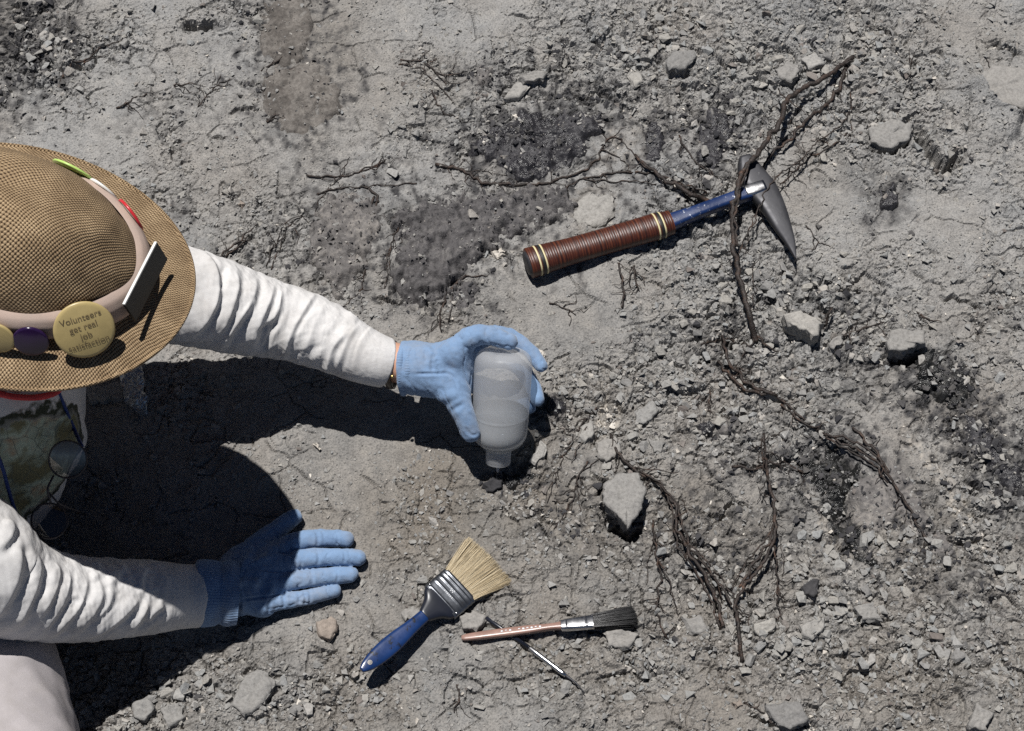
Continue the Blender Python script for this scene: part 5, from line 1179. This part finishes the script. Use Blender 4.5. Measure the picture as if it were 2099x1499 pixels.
gR, _ = glove("glove", fR, [PW2, WR2] + R_idx + R_mid + R_rng + R_pnk + R_thm,
              [(z6((480, 1105), (600, 1090), (720, 1075), (835, 1050)), -.0018, 2.6), (z6((740, 750), (800, 760), (850, 772)), -.0020, 3), (z6((620, 885), (720, 895), (800, 905)), -.0020, 3), (z6((465, 1120), (462, 1200), (470, 1290)), -.0035, 3.5), (z6((800, 1040), (790, 1100), (800, 1160)), -.0022, 4), (z6((690, 1090), (680, 1150), (690, 1200)), -.0016, 4), (z6((900, 1050), (905, 1110), (900, 1150)), -.0014, 3.5),
               (z6((700, 990), (680, 1060), (640, 1100)), .0022, 8), (z6((640, 880), (600, 960), (560, 1040)), .0022, 9), (z6((560, 740), (500, 830), (480, 900)), .0022, 8), ([(648, 1090), (652, 1104), (650, 1121)], -.0013, 3.5), ([(650, 1127), (654, 1143), (650, 1160)], -.0013, 3.5), ([(636, 1169), (641, 1185), (637, 1201)], -.0013, 3.5), ([(622, 1212), (627, 1226), (624, 1240)], -.0012, 3), ([(690, 1092), (692, 1106), (690, 1119)], -.0009, 2.6), ([(704, 1130), (707, 1143), (704, 1156)], -.0009, 2.6), ([(690, 1167), (693, 1180), (690, 1193)], -.0009, 2.6),
               ([(600, 1108), (612, 1116), (606, 1128)], -.0012, 3), ([(596, 1150), (606, 1158), (600, 1170)], -.0012, 3), ([(470, 1200), (505, 1192), (540, 1196)], .0022, 7), ([(500, 1150), (530, 1150), (556, 1138)], .0020, 7), (z6((980, 1030), (985, 1080), (980, 1120)), -.0010, 3), (z6((830, 700), (850, 740), (840, 770)), -.0012, 3)],
              "blue cotton glove laid flat on the clay")
ribbed_cuff(Gs(396, 1216, .046, .02), Gs(486, 1218, .034, .02), .0400, .0385, "cuff", gR, 70, ((.25, .2, .0014), (.80, .12, .0018), (.60, .06, -.0022)), 4)

# sleeves: swept cloth tubes with pushed-up folds
def sleeve(name, rows, folds, label, soft_=1.0, n_=300, sides=220, seed=0, cuff=None):
    """rows px,py,h,r ; from the cuff up the arm"""
    C = np.array([[*P(x, y, h), r] for x, y, h, r in rows]); q = spline(C, n_); T = np.gradient(q[:, :3], axis=0)
    s = np.concatenate([[0], np.cumsum(np.linalg.norm(np.diff(q[:, :3], axis=0), axis=1))]); th_ = np.linspace(0, 2 * math.pi, sides, endpoint=False)
    V = np.zeros((n_, sides, 3)); N = np.zeros((n_, sides, 3))
    for k in range(n_):
        t_, x, y = frame(T[k], (0, 0, 1)); d = np.outer(np.cos(th_), x) + np.outer(np.sin(th_), y)
        z = s[k]; tube_soft = sstep(.045, .075, z)
        wv = (0.0006 * np.sin(z * 260 + 3.2 * np.cos(th_ - .6) + 2.0 * perlin(th_ * 1.1 + 3, th_ * 0 + z * 22, seed)) + 0.0017 * fbm(np.cos(th_) * 1.6 + z * 26, np.sin(th_) * 1.6 + z * 9, 3, seed + 2)) * tube_soft * sstep(0, .02, z)
        r = q[k, 3] + wv * 0.8
        if z < .004: r = r - .003 * (1 - z / .004)
        V[k] = q[k, :3] + d * r[:, None]; N[k] = d
    V = V.reshape(-1, 3); N = N.reshape(-1, 3); V = fold(V, N, [(a, b * soft_ * (.72 if b > 0 else .5), c * (1.3 if c > 3 else 1)) for a, b, c in folds], crisp=True)
    w_ = np.repeat(sstep(.03, .08, s), sides); qx, qy = V[:, 0] * 1.0, V[:, 1] - V[:, 2]
    V = V + N * (w_ * (0.0006 * (0.5 - np.abs(fbm(qx * 46 + qy * 18, qy * 20, 3, seed + 40))) + 0.0004 * fbm(qx * 150, qy * 90, 3, seed + 44)) + 0.00035 * fbm(qx * 300, qy * 300, 2, seed + 48))[:, None]
    i = np.arange(n_ * sides).reshape(n_, sides)
    F = np.stack([i[:-1], np.roll(i, -1, 1)[:-1], np.roll(i, -1, 1)[1:], i[1:]], -1).reshape(-1, 4)
    o = mk(name, V, F, M['sleeve'], person); o['label'] = label
    return o
z2 = lambda *p: [zp(q, (340, 480), 3.887) for q in p]
sleeve("sleeve", [(796, 745, .097, .0322), (770, 738, .104, .034), (730, 722, .110, .0375), (670, 692, .117, .0430), (610, 668, .125, .0470), (550, 653, .134, .0510), (480, 636, .156, .0560), (420, 618, .178, .0600), (360, 604, .196, .062), (260, 590, .21, .066), (120, 620, .21, .070)],
       [(z2((250, 110), (330, 200), (400, 310), (415, 430), (385, 570), (310, 700), (190, 830)), .0095, 7), (z2((560, 290), (565, 430), (520, 590), (470, 710), (400, 800)), .0075, 7), (z2((470, 250), (455, 360), (430, 460)), -.006, 6),
        (z2((720, 340), (700, 480), (620, 620), (540, 740), (420, 930)), .0085, 8), (z2((700, 500), (630, 570), (580, 640)), -.006, 6), (z2((860, 400), (820, 540), (750, 690), (690, 920)), .0070, 7), (z2((910, 480), (895, 620), (820, 690), (730, 730)), .0060, 6), (z2((900, 690), (820, 800), (780, 960)), -.005, 6),
        (z2((1200, 460), (1085, 640), (1000, 800), (940, 1010)), .0060, 5), (z2((1230, 560), (1120, 640), (1080, 700)), -.004, 6), (z2((1440, 790), (1355, 880), (1315, 970), (1290, 1130)), .0070, 6), (z2((1540, 720), (1450, 840), (1390, 1000), (1350, 1090)), .0045, 6), (z2((1500, 560), (1470, 640), (1540, 690)), .0045, 6),
        (z2((1000, 340), (950, 480), (930, 640), (900, 760)), .0035, 8), (z2((1280, 520), (1210, 680), (1150, 820), (1110, 1000)), .0038, 8), (z2((1400, 600), (1330, 720), (1260, 860), (1220, 1040)), .0035, 8), (z2((700, 280), (760, 400), (740, 540)), -.0035, 6),
        (z2((1665, 695), (1560, 810), (1505, 930), (1480, 1060)), -.0030, 2.6), (z2((1690, 690), (1600, 790), (1530, 920), (1510, 1060)), .0016, 7)],
       "white sleeve of the arm holding the bottle", seed=500)
z5 = lambda *p: [zp(q, (0, 1020), 3.13) for q in p]
gh = float(Gs(405, 1216, 0, .02)[2])
RSL = [(412, 1222, .046, .0385), (370, 1223, .056, .0395), (330, 1224, .070, .0430), (280, 1226, .088, .0455), (220, 1228, .110, .0480), (150, 1228, .138, .0505), (90, 1220, .162, .0540), (40, 1206, .186, .0585), (0, 1188, .206, .0650), (-60, 1150, .235, .0740), (-190, 1060, .275, .080)]
RSL = [(x, y, h + gh, r) for x, y, h, r in RSL]
sleeve("sleeve", RSL,
       [(z5((20, 140), (75, 190), (60, 260), (-10, 340)), .009, 8), (z5((115, 270), (130, 400), (110, 520), (60, 640), (0, 740)), .008, 8), (z5((165, 300), (190, 450), (160, 560)), -.006, 6), (z5((205, 345), (250, 440), (235, 560), (180, 690), (120, 830)), .0085, 7), (z5((330, 400), (370, 480), (335, 620), (250, 770)), .008, 7), (z5((300, 460), (310, 520), (270, 640)), -.006, 6),
        (z5((440, 450), (435, 560), (400, 670), (330, 780), (240, 880)), .0072, 7), (z5((530, 490), (545, 580), (500, 700), (390, 830), (310, 900)), .0075, 7), (z5((635, 540), (645, 640), (580, 760), (480, 870)), .0068, 7), (z5((430, 680), (480, 660), (460, 720)), -.006, 6), (z5((730, 590), (690, 690), (590, 800)), .005, 6), (z5((900, 640), (800, 745), (690, 830), (580, 890)), .0080, 7),
        (z5((950, 670), (900, 770), (830, 860)), .0075, 7), (z5((1060, 690), (980, 740), (940, 800)), .006, 6), (z5((930, 620), (890, 740), (850, 800)), -.006, 5), (z5((1060, 640), (1075, 740), (1040, 830)), -.0030, 4), (z5((800, 420), (740, 520), (690, 560)), .004, 8), (z5((940, 430), (900, 560), (930, 640)), .004, 6), (z5((600, 400), (640, 470), (600, 520)), .004, 8)],
       "white sleeve of the arm leaning on the clay", 0.8, seed=520)

# hat placement (needed for the head)
HA = camvec(0.096, 0.465, 0.80)
h1 = CR - CU * 0.396; h1 = h1 - HA * (h1 @ HA); h1 /= np.linalg.norm(h1); h2 = np.cross(HA, h1)
HO = Q(20.6, 512.0, 1.800)
def hat(p): p = np.asarray(p, float); return HO + p[..., 0:1] * h1 + p[..., 1:2] * h2 + p[..., 2:3] * HA

# body: one continuous figure under the clothes
d0 = depth_of(HO) + .045
head = HO - HA * .030; neck0 = Q(-25, 720, d0 + .10); chest = Q(-85, 850, d0 + .20); belly = Q(-230, 1080, d0 + .15); hips = Q(-380, 1380, d0 + .06)
shL = P(60, 625, .205); elL = P(480, 636, .152); shR = P(-290, 985, .30); elR = P(-10, 1185, .195)
kneeR = Q(25, 1640, 1.90); thighR = Q(-60, 1330, 2.03)
def f_body(p):
    d = ellipsoid(p, head, np.stack([h1, h2, HA]), (.100, .076, .106))
    d = smin(d, rcone(p, head + h1 * .085 - HA * .055, head + h1 * .104 - HA * .085, .012, .016), .012)      # nose
    d = smin(d, rcone(p, head + h1 * .055 - HA * .13, head + h1 * .02 - HA * .12, .034, .04), .03)           # chin and jaw
    for s in (-1, 1): d = smin(d, ellipsoid(p, head + h2 * s * .080 - h1 * .01 - HA * .06, np.stack([h1, h2, HA]), (.018, .009, .03)), .006)
    d = smin(d, rcone(p, head - HA * .07 - h1 * .03, neck0, .055, .058), .03)
    d = smin(d, rcone(p, neck0, chest, .065, .118), .05); d = smin(d, rcone(p, chest, belly, .118, .115), .05); d = smin(d, rcone(p, belly, hips, .115, .135), .05)
    d = smin(d, rcone(p, chest, shL, .07, .055), .03); d = smin(d, rcone(p, chest, shR, .07, .055), .03)
    d = smin(d, chain(p, [shL, elL, P(610, 668, .122), P(730, 722, .107), PW1], [.046, .036, .032, .027, .025]), .02); d = smin(d, chain(p, [shR] + [P(x, y, h - .004) for x, y, h, r in RSL[9:0:-2]] + [PW2], [.048, .042, .036, .031, .028, .026, .025]), .02)
    d = smin(d, chain(p, [hips, thighR, kneeR], [.12, .085, .07]), .03)
    return d
pts = np.array([head, neck0, chest, belly, hips, shL, elL, PW1, shR, elR, PW2, kneeR, thighR])
lo, hi = pts.min(0) - .15, pts.max(0) + .15
V, F = sdf_mesh(f_body, lo, hi, .008); mk("body", V, F, M['skin'], person)
def f_hair(p):
    d = ellipsoid(p, head - h1 * .012 - HA * .005, np.stack([h1, h2, HA]), (.102, .080, .112)); return np.maximum(d, (p - head) @ h1 - .03 - 0.2 * ((p - head) @ HA))
V, F = sdf_mesh(f_hair, head - .15, head + .15, .006); mk("hair", V, F, M['hair'], person)
def f_shirt(p):
    d = rcone(p, neck0 + (chest - neck0) * .35, chest, .105, .142); d = smin(d, rcone(p, chest, belly, .142, .138), .05); d = smin(d, rcone(p, belly, hips, .138, .15), .04)
    d = smin(d, rcone(p, chest, shL, .085, .075), .04); d = smin(d, rcone(p, chest, shR, .085, .080), .04)
    return d
V, F = sdf_mesh(f_shirt, lo, hi, .006); N = sdf_normals(f_shirt, V, .004)
V = V + N * (0.006 * fbm(V[:, 0] * 14 + V[:, 2] * 9, V[:, 1] * 9, 3, 600) + .003 * np.sin(V[:, 0] * 90 + 4 * fbm(V[:, 0] * 8, V[:, 1] * 8, 2, 610)))[:, None]
def mat_shirt():
    m, nt, N_, L, b = new_mat("printed_shirt")
    co = nd(nt, "ShaderNodeTexCoord").outputs["Object"]
    mp = nd(nt, "ShaderNodeVectorMath"); mp.operation = 'DISTANCE'; L.new(co, mp.inputs[0]); mp.inputs[1].default_value = tuple(PRINT - BASE[person.name])
    n = noise(nt, 16, 4, 0.6, co); v = nd(nt, "ShaderNodeTexVoronoi", Scale=42.0); v.feature = 'DISTANCE_TO_EDGE'; L.new(co, v.inputs["Vector"])
    reg = math_(nt, 'ADD', mp.outputs["Value"], math_(nt, 'MULTIPLY', n.outputs[0], 0.09))
    inn = ramp(nt, reg, [(0.112, (1, 1, 1)), (0.114, (0, 0, 0))]).outputs[0]; rim = ramp(nt, reg, [(0.112, (0, 0, 0)), (0.114, (1, 1, 1)), (0.122, (1, 1, 1)), (0.124, (0, 0, 0))]).outputs[0]
    land = ramp(nt, n.outputs[0], [(0.40, (0.16, 0.15, 0.08)), (0.50, (0.36, 0.42, 0.33)), (0.62, (0.30, 0.16, 0.08))]).outputs[0]
    land = mixc(nt, ramp(nt, v.outputs[0], [(0.008, (0.7, 0.7, 0.7)), (0.03, (0, 0, 0))]).outputs[0], land, (0.10, 0.12, 0.10))
    c = mixc(nt, inn, (0.58, 0.56, 0.54), land); c = mixc(nt, rim, c, (0.03, 0.035, 0.02))
    L.new(c, b.inputs["Base Color"]); b.inputs["Roughness"].default_value = 0.9; return m
def hit(f, px, py, d=1.5, far=2.4):
    while d < far:
        e = float(f(Q(px, py, d)[None])[0])
        if e < .0008: return Q(px, py, d)
        d += max(.0008, e * .7)
    return Q(px, py, far)
PRINT = hit(f_shirt, 70, 955)
M['shirt'] = mat_shirt()
shirt = mk("shirt", V, F, M['shirt'], person); shirt['label'] = "white shirt with a map print, in shade"
on = lambda x, y, o=.004, f=f_shirt: hit(f, x, y) - ray(x, y) * o
C = spline(np.array([on(x, y) for x, y in ((-60, 790), (-20, 802), (25, 813), (75, 815), (112, 806), (128, 790))]), 40)
BASE[shirt.name] = BASE[person.name]
V, F = tube(C, np.full(40, .0036), 10); mk("collar_trim", V, F, simple("red_trim", (0.50, 0.04, 0.045), 0.8), shirt)
def f_leg(p):
    d = chain(p, [hips, thighR, kneeR], [.15, .096, .088]); return d
V, F = sdf_mesh(f_leg, np.minimum(hips, kneeR) - .2, np.maximum(hips, kneeR) + .2, .006); N = sdf_normals(f_leg, V, .004)
V = V + N * (0.0040 * fbm(V[:, 0] * 18 + V[:, 2] * 9, V[:, 1] * 12, 3, 640) - 0.0035 * np.abs(fbm(V[:, 0] * 9 + V[:, 1] * 16, V[:, 2] * 14, 3, 645)))[:, None]
mk("trousers", V, F, M['trousers'], person)
# watch strap between sleeve and glove
d = PW1 - WR1; d /= np.linalg.norm(d); wc = P(803, 748, .096)
mb = MB(); V, F = lathe([(-.004, .0290), (-.004, .0312), (.004, .0312), (.004, .0290)], wc, d, (0, 0, 1), 60); F = F[:-2] + [(3 * 60 + j, 3 * 60 + (j + 1) % 60, (j + 1) % 60, j) for j in range(60)]; mb.add(V, F)
strap = mb.mk("watch_strap", M['strap'], person)
bp = on(804, 772, .001, lambda p: rcone(p, wc - d * .004, wc + d * .004, .0315, .0315)); BASE[strap.name] = BASE[person.name]
V, F = lathe([(0, .0003), (0, .0026), (.0016, .0022), (.0022, .0004)], bp, -CD, (1, 0, .1), 12); mk("buckle", V, F, M['gold'], strap)

# ------------------------------------------------------------------ spectacles hanging on a cord
M['lens'] = None
def mat_lens():
    m, nt, N_, L, b = new_mat("tinted_lens"); out = N_["Material Output"]
    tp = nd(nt, "ShaderNodeBsdfTransparent"); tp.inputs[0].default_value = (0.74, 0.72, 0.72, 1); gl_ = nd(nt, "ShaderNodeBsdfGlossy"); gl_.inputs["Roughness"].default_value = 0.03
    mx = nd(nt, "ShaderNodeMixShader"); mx.inputs[0].default_value = 0.06; L.new(tp.outputs[0], mx.inputs[1]); L.new(gl_.outputs[0], mx.inputs[2]); L.new(mx.outputs[0], out.inputs[0]); return m
M['lens'] = mat_lens(); M['frame'] = simple("metal_rim", (0.05, 0.045, 0.05), 0.45, 0.5); M['cord'] = simple("blue_cord", (0.006, 0.030, 0.15), 0.7)
c1 = hit(f_shirt, 60, 1000); gd = depth_of(c1) - .012
specs = empty("eyeglasses", Q(95, 1000, gd), "pair of spectacles hanging on a blue cord before the shaded chest", "eyeglasses")
def rim(cx, cy, r, dd, tilt):
    t = np.linspace(0, 2 * math.pi, 49); return np.array([Q(cx + r * math.cos(a) * (1.0 if math.cos(a) > 0 else .95), cy + r * .95 * math.sin(a), dd + tilt * math.sin(a)) for a in t])
for (cx, cy, r, tl_) in ((138, 942, 40, .006), (100, 1068, 38, -.006)):
    C = rim(cx, cy, r, gd, tl_); V, F = tube(C, np.full(49, .0011), 8, (.1, .2, 1), cap=False); rm = mk("rim", V, F, M['frame'], specs); BASE[rm.name] = BASE[specs.name]
    c3 = C[:-1].mean(0); V = np.vstack([c3 + CD * -.002, C[:-1]]); n_ = 48
    V2 = np.vstack([V, V + CD * .0016]); F = [(0, 1 + j, 1 + (j + 1) % n_) for j in range(n_)] + [(49, 50 + (j + 1) % n_, 50 + j) for j in range(n_)]
    mk("lens", V2, F, M['lens'], rm)
V, F = tube(spline(np.array([Q(110, 975, gd), Q(98, 1002, gd - .006), Q(104, 1032, gd)]), 16), np.full(16, .0013), 8); mk("bridge", V, F, M['frame'], specs)
V, F = tube(spline(np.array([on(118, 800, .004), on(134, 838, .006), on(152, 880, .010), Q(168, 915, gd)]), 24), np.full(24, .0022), 8); mk("cord", V, F, M['cord'], specs)
V, F = tube(spline(np.array([on(-30, 880, .004), on(2, 950, .006), on(22, 1020, .010), Q(45, 1085, gd - .004), Q(66, 1092, gd)]), 30), np.full(30, .0022), 8); mk("cord", V, F, M['cord'], specs)
V, F = tube(spline(np.array([Q(100, 1010, gd), Q(125, 1035, gd + .01), Q(165, 1050, gd + .05)]), 16), np.full(16, .0012), 8); mk("temple", V, F, M['frame'], specs)

# ------------------------------------------------------------------ straw hat
M['straw'] = mat_straw()
M['band'] = mat_cloth("beige_band", (0.50, 0.385, 0.325), 1400, 0.35)
straw = empty("straw_hat", HO, "woven straw sun hat with a beige band full of badges, at the left edge", "hat")
AX, BY, HC_ = .1463, .0956, .128; OX, OY = .1985, .1480
def arc_uv(R3):
    s = np.concatenate([[np.zeros(R3.shape[1])], np.cumsum(np.linalg.norm(np.diff(R3, axis=0), axis=2), axis=0)]); return s
nph = 240; ph = np.linspace(0, 2 * math.pi, nph, endpoint=False)
tt = np.linspace(0, 1, 90); ex = 1.85
rho = np.sin(tt * math.pi / 2) ** (2 / ex); zz = np.cos(tt * math.pi / 2) ** (2 / ex)
wig = lambda a, s: fbm(np.cos(a) * 1.2 + s, np.sin(a) * 1.2 - s, 2, 700)
crown = np.zeros((90, nph, 3))
for k in range(90):
    dent = 1 - 0.10 * math.exp(-((tt[k]) / .35) ** 2)
    crown[k, :, 0] = AX * rho[k] * np.cos(ph) * (1 + .03 * wig(ph, k * .03)); crown[k, :, 1] = BY * rho[k] * np.sin(ph) * (1 + .03 * wig(ph, k * .03 + 4)); crown[k, :, 2] = HC_ * zz[k] * dent
rb = 60; t = np.linspace(0, 1, rb); brim = np.zeros((rb, nph, 3))
for k in range(rb):
    f = t[k]; wv = .006 * np.sin(2 * ph + .8) + .004 * np.sin(3 * ph + 2.0)
    brim[k, :, 0] = (AX + (OX - AX) * f) * np.cos(ph); brim[k, :, 1] = (BY + (OY - BY) * f) * np.sin(ph)
    brim[k, :, 2] = .004 * (1 - f) ** 6 - .018 * f ** 1.5 + wv * 0.6 * f * f + .0035 * sstep(.94, 1.0, f) - .004
sC = arc_uv(crown); sB = arc_uv(brim) + sC[-1]
edge = []                                   # turned edge so the brim has thickness
for a, dz, sh in ((1.006, -.0012, 0), (1.004, -.0034, 0), (.990, -.0042, 0), (.9, -.0036, 0), (.7, -.0034, 0), (.45, -.0034, 0), (.2, -.0034, 0), (0.02, -.004, 0)):
    i_ = min(rb - 1, int(round(min(1, a) * (rb - 1)))); q = brim[i_].copy(); q[:, :2] *= 1 + max(0, a - 1); q[:, 2] += dz; edge.append(q)
full = np.concatenate([brim, np.array(edge)]); sF = np.concatenate([sB, sB[-1] + np.cumsum(np.linalg.norm(np.diff(np.concatenate([brim[-1:], np.array(edge)]), axis=0), axis=2), axis=0)])
def gridmesh(name, R3, s, mat, parent, closed_top=False):
    n_, m_ = R3.shape[:2]; i = np.arange(n_ * m_).reshape(n_, m_)
    F = np.stack([i[:-1], i[1:], np.roll(i, -1, 1)[1:], np.roll(i, -1, 1)[:-1]], -1).reshape(-1, 4)
    uv = np.stack([s * np.cos(ph + .5), s * np.sin(ph + .5)], -1).reshape(-1, 2)
    return mk(name, hat(R3.reshape(-1, 3)), F, mat, parent, uv=uv)
gridmesh("crown", crown, sC, M['straw'], straw); gridmesh("brim", full, sF, M['straw'], straw)
bh = np.linspace(0, 1, 18); bandg = np.zeros((18, nph, 3))
for k, f in enumerate(bh):
    z = -.002 + .038 * f; kk = (1 - (max(z, 0) / HC_) ** ex) ** (1 / ex); o = .0035 + .0075 * math.sin(f * math.pi) ** .7 + .0012 * wig(ph * 1.0, f * 3) - .003 * (f == 1) - .001 * (f == 0)
    bandg[k, :, 0] = (AX * kk + o) * np.cos(ph); bandg[k, :, 1] = (BY * kk + o) * np.sin(ph); bandg[k, :, 2] = z + .0025 * wig(ph, 9)
band = gridmesh("hat_band", bandg[::-1], np.zeros((18, nph)), M['band'], straw)
def hatdir(v): v = np.asarray(v, float); r = v[0] * h1 + v[1] * h2 + v[2] * HA; return r / np.linalg.norm(r)
def badge(phi, r, z, out, tilt, mat, rimmat, label, text=None, extra=0.0):
    """domed button badge pinned on the band; phi in degrees round the crown, tilt lifts its face"""
    if text is not None:      # text = photo column: find the angle that puts the badge there
        g = np.radians(np.linspace(-170, -5, 400) if extra <= 0 else np.linspace(5, 170, 400)); X_ = proj(hat(np.stack([(AX + out) * np.cos(g), (BY + out) * np.sin(g), 0 * g + z], 1)))[0]
        phi = math.degrees(g[int(np.argmin(np.abs(X_ - text)))])
    a = math.radians(phi); pos = hat(np.array([(AX + out) * math.cos(a), (BY + out) * math.sin(a), z]))
    nrm = hatdir((math.cos(a) * BY, math.sin(a) * AX, 0)); nrm = nrm * math.cos(tilt) + HA * math.sin(tilt); nrm /= np.linalg.norm(nrm)
    rows = [(-.002, r * .6), (-.0012, r * .99), (0, r)] + [(.0012 + .10 * r * (1 - k * k), r * k * .985) for k in np.linspace(.97, .02, 12)]
    V, F = lathe(rows, pos, nrm, HA, 48); o = mk("button_badge", V, F, mat, straw); o['label'] = label; BASE[o.name] = BASE[straw.name]
    return o, pos, nrm
def tx_mesh(lines, size, gap):
    cu_ = bpy.data.curves.new("lettering", 'FONT'); cu_.body = "\n".join(lines); cu_.align_x = 'CENTER'; cu_.align_y = 'CENTER'; cu_.size = size; cu_.space_line = gap; cu_.resolution_u = 3
    ob = bpy.data.objects.new("lettering", cu_); COL.objects.link(ob); dg = bpy.context.evaluated_depsgraph_get(); me = ob.evaluated_get(dg).to_mesh()
    V = np.array([v.co[:] for v in me.vertices]); F = [tuple(p.vertices) for p in me.polygons]
    ob.evaluated_get(dg).to_mesh_clear(); bpy.data.objects.remove(ob); bpy.data.curves.remove(cu_); return V, F
M['badge_yellow'] = simple("yellow_badge", (0.43, 0.335, 0.15), 0.35, var=0.08, scale=90); M['badge_purple'] = simple("purple_badge", (0.022, 0.008, 0.045), 0.18)
M['badge_white'] = simple("white_badge", (0.75, 0.75, 0.72), 0.3); M['badge_red'] = simple("red_badge", (0.55, 0.03, 0.04), 0.3); M['badge_lime'] = simple("lime_badge", (0.42, 0.60, 0.16), 0.35)
M['badge_black'] = simple("black_badge", (0.012, 0.013, 0.013), 0.35); M['ink'] = simple("dark_ink", (0.13, 0.095, 0.05), 0.6); M['ink_pale'] = simple("pale_ink", (0.45, 0.38, 0.50), 0.6)
def lettering(o, pos, nrm, r, lines, size, gap, mat, rot):
    V, F = tx_mesh(lines, size, gap); x = CR - nrm * (CR @ nrm); x /= np.linalg.norm(x); y = np.cross(nrm, x)
    c, s = math.cos(rot), math.sin(rot); x, y = x * c + y * s, y * c - x * s
    k = np.hypot(V[:, 0], V[:, 1]) / r; z = .0012 + .10 * r * (1 - np.clip(k, 0, 1) ** 2) + .0005
    mk("lettering", pos + np.outer(V[:, 0], x) + np.outer(V[:, 1], y) + np.outer(z, nrm), F, mat, o, smooth=False)
o, p_, n_ = badge(-55, .0310, .022, .014, .62, M['badge_yellow'], None, "large yellow badge with four lines of lettering", 172)
lettering(o, p_, n_, .0310, ["Volunteers", "get real", "job", "satisfaction"], .0096, 1.02, M['ink'], .20)
o, p_, n_ = badge(-75, .0185, .012, .016, .35, M['badge_purple'], None, "small dark purple badge with faint lettering", 64)
mb = MB()
badge(-95, .0185, .012, .016, .35, M['badge_yellow'], None, "yellow badge cut off by the picture's left edge", -6)
o, p_, n_ = badge(33, .0190, .020, .008, .15, M['badge_white'], None, "white badge with a red rim, seen edge-on", 268, 1)
V, F = lathe([(-.0016, .0185), (-.0016, .0204), (.0012, .0204), (.0012, .0185)], p_, n_, HA, 40); mk("badge_rim", V, F[:-2], M['badge_red'], o)
badge(52, .0180, .022, .008, .25, M['badge_white'], None, "small white pin seen edge-on", 212, 1); badge(70, .0240, .026, .008, .35, M['badge_lime'], None, "lime green badge seen edge-on", 150, 1)
# black rectangular badge standing on the brim's right side
def box_at(c, ax, half):
    s = np.array([[x, y, z] for x in (-1, 1) for y in (-1, 1) for z in (-1, 1)]) * np.asarray(half); return c + s @ np.asarray(ax), [(0, 1, 3, 2), (4, 6, 7, 5), (0, 4, 5, 1), (2, 3, 7, 6), (0, 2, 6, 4), (1, 5, 7, 3)]
e0 = Q(309, 494, depth_of(hat(np.array([.170, .02, .020])))) ; e1 = Q(243, 622, depth_of(hat(np.array([.14, -.07, .020]))))
tdir = (e1 - e0); tl_ = np.linalg.norm(tdir); tdir /= tl_; ndir = np.cross(tdir, HA); ndir /= np.linalg.norm(ndir); ndir = ndir if ndir @ h1 > 0 else -ndir
ddir = -HA * .93 + ndir * .36; ddir -= tdir * (ddir @ tdir); ddir /= np.linalg.norm(ddir); n3 = np.cross(tdir, ddir)
V, F = box_at((e0 + e1) / 2 + ndir * .006 + ddir * .0135, np.stack([tdir, ddir, n3]), (tl_ / 2, .0135, .0014)); bb = mk("name_badge", V, F, M['badge_black'], straw, smooth=False); bb['label'] = "black rectangular badge with a white upper edge"; BASE[bb.name] = BASE[straw.name]
V, F = box_at((e0 + e1) / 2 + ndir * .006 - ddir * .0008, np.stack([tdir, ddir, n3]), (tl_ / 2, .0008, .0015)); mk("badge_edge", V, F, M['badge_white'], bb, smooth=False)

# ------------------------------------------------------------------ clear plastic bag behind the hat's brim
def mat_clear():
    m, nt, N_, L, b = new_mat("clear_plastic"); out = N_["Material Output"]
    tp = nd(nt, "ShaderNodeBsdfTransparent"); tp.inputs[0].default_value = (0.82, 0.84, 0.86, 1); gl_ = nd(nt, "ShaderNodeBsdfGlossy"); gl_.inputs["Roughness"].default_value = 0.12
    df = nd(nt, "ShaderNodeBsdfDiffuse"); df.inputs[0].default_value = (0.6, 0.62, 0.64, 1)
    mx = nd(nt, "ShaderNodeMixShader"); mx.inputs[0].default_value = 0.22; L.new(tp.outputs[0], mx.inputs[1]); L.new(gl_.outputs[0], mx.inputs[2])
    m2 = nd(nt, "ShaderNodeMixShader"); m2.inputs[0].default_value = 0.15; L.new(mx.outputs[0], m2.inputs[1]); L.new(df.outputs[0], m2.inputs[2]); L.new(m2.outputs[0], out.inputs[0]); return m
bgp = np.array([[*Gs(272, 740, .02, .02), .012], [*Gs(272, 775, .022, .02), .015], [*Gs(274, 805, .02, .02), .014], [*Gs(286, 830, .014, .02), .012], [*Gs(298, 850, .006, .02), .004]])
q = spline(bgp, 30); V, F = tube(q[:, :3], np.stack([q[:, 3] * .5, q[:, 3]], 1), 28); V = V + 0.0035 * np.stack([fbm(V[:, 0] * 90, V[:, 1] * 90 + k * 7, 3, 800 + k) for k in range(3)], 1)
o = mk("plastic_bag", V, F, mat_clear(), None, bgp[-1, :3], smooth=False); tag(o, "crumpled clear plastic bag on the clay beside the hat's lower brim", "bag")
